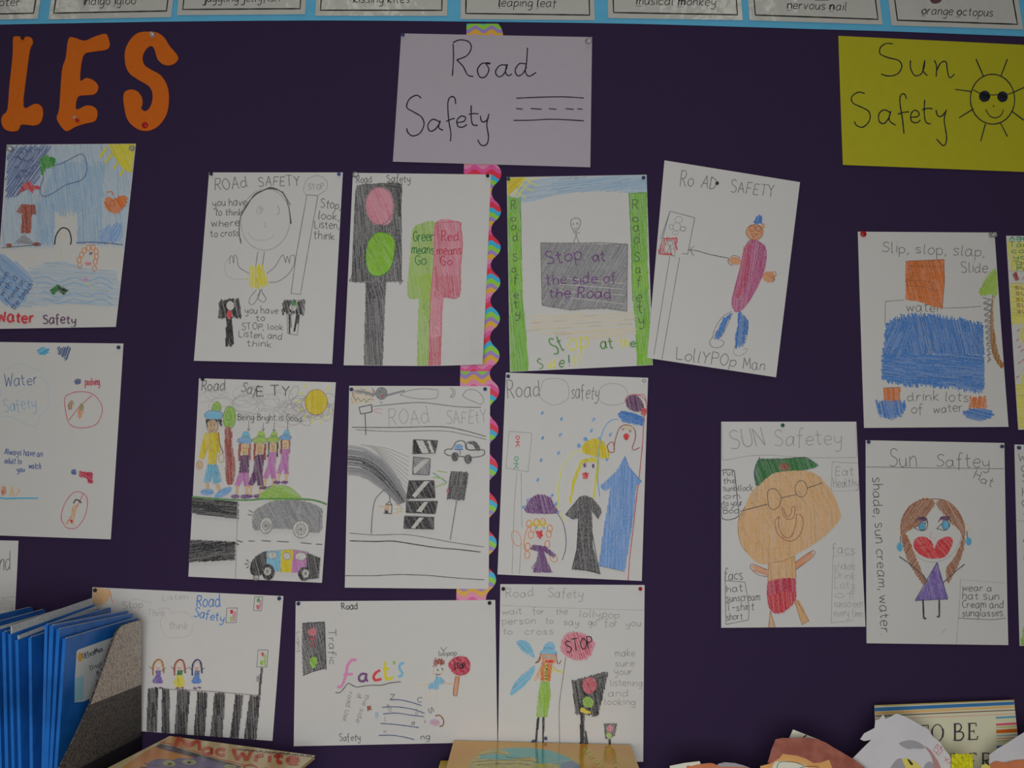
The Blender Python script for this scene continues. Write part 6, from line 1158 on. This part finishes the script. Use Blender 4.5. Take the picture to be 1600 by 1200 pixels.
# white paper bird
r, P0, n = craft('paper_bird', 'white paper figure with spiky edge, grey curl and yellow beak before the striped card', -.115)
piece(r, P0, n, 'paper_body', [-240, 830, -180, 800, 20, 600, 72, 550, 0, 562, -40, 545, 0, 485, 104, 432, 112, 352, 150, 345, 190, 296, 214, 340, 262, 320, 320, 288, 395, 310, 470, 348, 570, 406, 640, 445, 690, 520, 760, 575, 800, 640, 850, 700, 890, 780, 905, 1100, -240, 1100], 'craft_white', K1)
piece(r, P0, n, 'grey_curl', [350, 590, 400, 565, 470, 555, 540, 572, 610, 625, 560, 640, 500, 635, 430, 640], 'craft_grey', K1, .0012, smooth=True)
piece(r, P0, n, 'brown_band', [610, 620, 660, 650, 710, 720, 750, 790, 770, 860, 700, 860, 690, 770, 660, 690], 'craft_band', K1, .0016, smooth=True)
piece(r, P0, n, 'grey_cheek', [270, 860, 290, 790, 340, 740, 390, 745, 440, 800, 450, 870], 'craft_grey', K1, .0012, smooth=True)
piece(r, P0, n, 'yellow_beak', [378, 745, 430, 735, 520, 775, 575, 830, 590, 880, 440, 880], 'craft_beak', K1, .002)
piece(r, P0, n, 'eye_pupil', [432, 745, 450, 745, 490, 790, 480, 806, 462, 795], 'craft_ink', K1, .0028)
piece(r, P0, n, 'grey_cheek', [600, 860, 610, 800, 650, 770, 690, 790, 690, 860], 'craft_grey', K1, .0012, smooth=True)
q = Sheet('x', 'x', 'x', [600, 580, 900, 580, 900, 900, 600, 900], K1, P0=P0 + n * .0007, n=n, lift=0, amp=0, root=r, base=False)
q.part('pink_writing').L([690, 650, 740, 700], 'red_pencil', 1).L([700, 640, 730, 596, 745, 605, 725, 640], 'red_pencil', 1).L([725, 690, 775, 610, 770, 640, 790, 660], 'red_pencil', 1).L([745, 705, 785, 655], 'red_pencil', 1).L([800, 760, 850, 740], 'red_pencil', 1).L([810, 720, 838, 780], 'red_pencil', 1).L([840, 790, 885, 760], 'red_pencil', 1); q.done()
# yellow crepe strip
r, P0, n = craft('crepe_tassel', 'yellow ridged paper tassel hanging in front of the cream card', -.125)
for k in range(12):
    x = 874 + k * 17.6
    piece(r, P0, n, 'paper_strand', [x, 692 + 6 * math.sin(k * 2.1), x + 15, 690 + 6 * math.sin(k * 2.1), x + 16, 1090, x + 1, 1090], 'craft_yellow', K1, .0012 * (k % 2), .0016)
# right hand white paper with rust base
r, P0, n = craft('paper_figure', 'white pointed paper sheet at the right frame edge with a rust coloured front', -.12)
piece(r, P0, n, 'white_sheet', [1250, 700, 1330, 640, 1400, 600, 1540, 510, 1620, 462, 1900, 440, 1950, 1100, 1250, 1100], 'craft_white', K1)
piece(r, P0, n, 'rust_front', [1240, 850, 1260, 800, 1320, 765, 1400, 778, 1480, 760, 1560, 752, 1700, 770, 1740, 1100, 1240, 1100], 'craft_rust', K1, .004, smooth=True)
piece(r, P0, n, 'yellow_piece', [1160, 850, 1180, 800, 1220, 790, 1262, 815, 1250, 860, 1200, 1090, 1160, 1090], 'craft_beak', K1, .006)
# brown haired face
r, P0, n = craft('paper_portrait', 'orange paper face with glossy brown paper hair and a drawn white eye', -.13)
piece(r, P0, n, 'paper_face_shape', [720, 420, 735, 395, 790, 378, 850, 330, 890, 308, 980, 315, 1060, 340, 1140, 360, 1240, 345, 1300, 420, 1330, 640, 720, 640], 'craft_tan', K2, smooth=True)
piece(r, P0, n, 'white_eye', [815, 420, 822, 375, 850, 362, 920, 364, 1000, 378, 1050, 400, 1060, 430, 930, 450], 'craft_cream', K2, .001, smooth=True)
q = Sheet('x', 'x', 'x', [700, 300, 1300, 300, 1300, 640, 700, 640], K2, P0=P0 + n * .0017, n=n, lift=0, amp=0, root=r, base=False)
q.part('drawn_eye_line').S([840, 415, 850, 380, 880, 366, 960, 370, 1010, 385, 1040, 402], 'ink', .8).S([960, 425, 1040, 402, 1110, 400, 1140, 408], 'ink', .8).S([820, 315, 900, 303, 1000, 312], 'ink', .5); q.done()
piece(r, P0, n, 'paper_hair', [830, 206, 880, 196, 960, 198, 1040, 192, 1130, 206, 1190, 230, 1240, 262, 1310, 302, 1390, 350, 1470, 411, 1520, 470, 1540, 640, 1310, 640, 1280, 470, 1240, 420, 1215, 350, 1150, 372, 1100, 376, 1050, 345, 980, 322, 880, 310, 856, 340, 800, 376, 772, 372, 790, 320, 800, 280, 815, 245], 'craft_brown', K2, .003, .001)
r, P0, n = craft('paper_scrap', 'white paper corner with a black line behind the brown paper hair', -.105)
piece(r, P0, n, 'paper_sheet', [930, 192, 955, 136, 1140, 208, 1300, 300, 1240, 640, 900, 640, 900, 260], 'craft_cream', K2)
q = Sheet('x', 'x', 'x', [900, 130, 1300, 130, 1300, 640, 900, 640], K2, P0=P0 + n * .0007, n=n, lift=0, amp=0, root=r, base=False)
q.part('black_line').L([1052, 176, 1010, 208, 990, 225], 'ink', 2.0); q.done()
# low scraps on the left
r, P0, n = craft('paper_figure', 'low tan paper shape with grey and pale green scraps, left of the brown hair', -.12)
piece(r, P0, n, 'pale_green_strip', [75, 396, 180, 375, 288, 362, 302, 400, 300, 640, 80, 640], 'craft_cream', K2)
piece(r, P0, n, 'grey_strip', [410, 392, 425, 380, 470, 370, 540, 376, 600, 392, 645, 408, 650, 640, 410, 640], 'craft_grey', K2, .0)
piece(r, P0, n, 'tan_shape', [190, 416, 230, 398, 290, 384, 370, 376, 410, 390, 430, 402, 520, 404, 640, 410, 680, 450, 680, 640, 190, 640], 'craft_rust', K2, .0015, smooth=True)
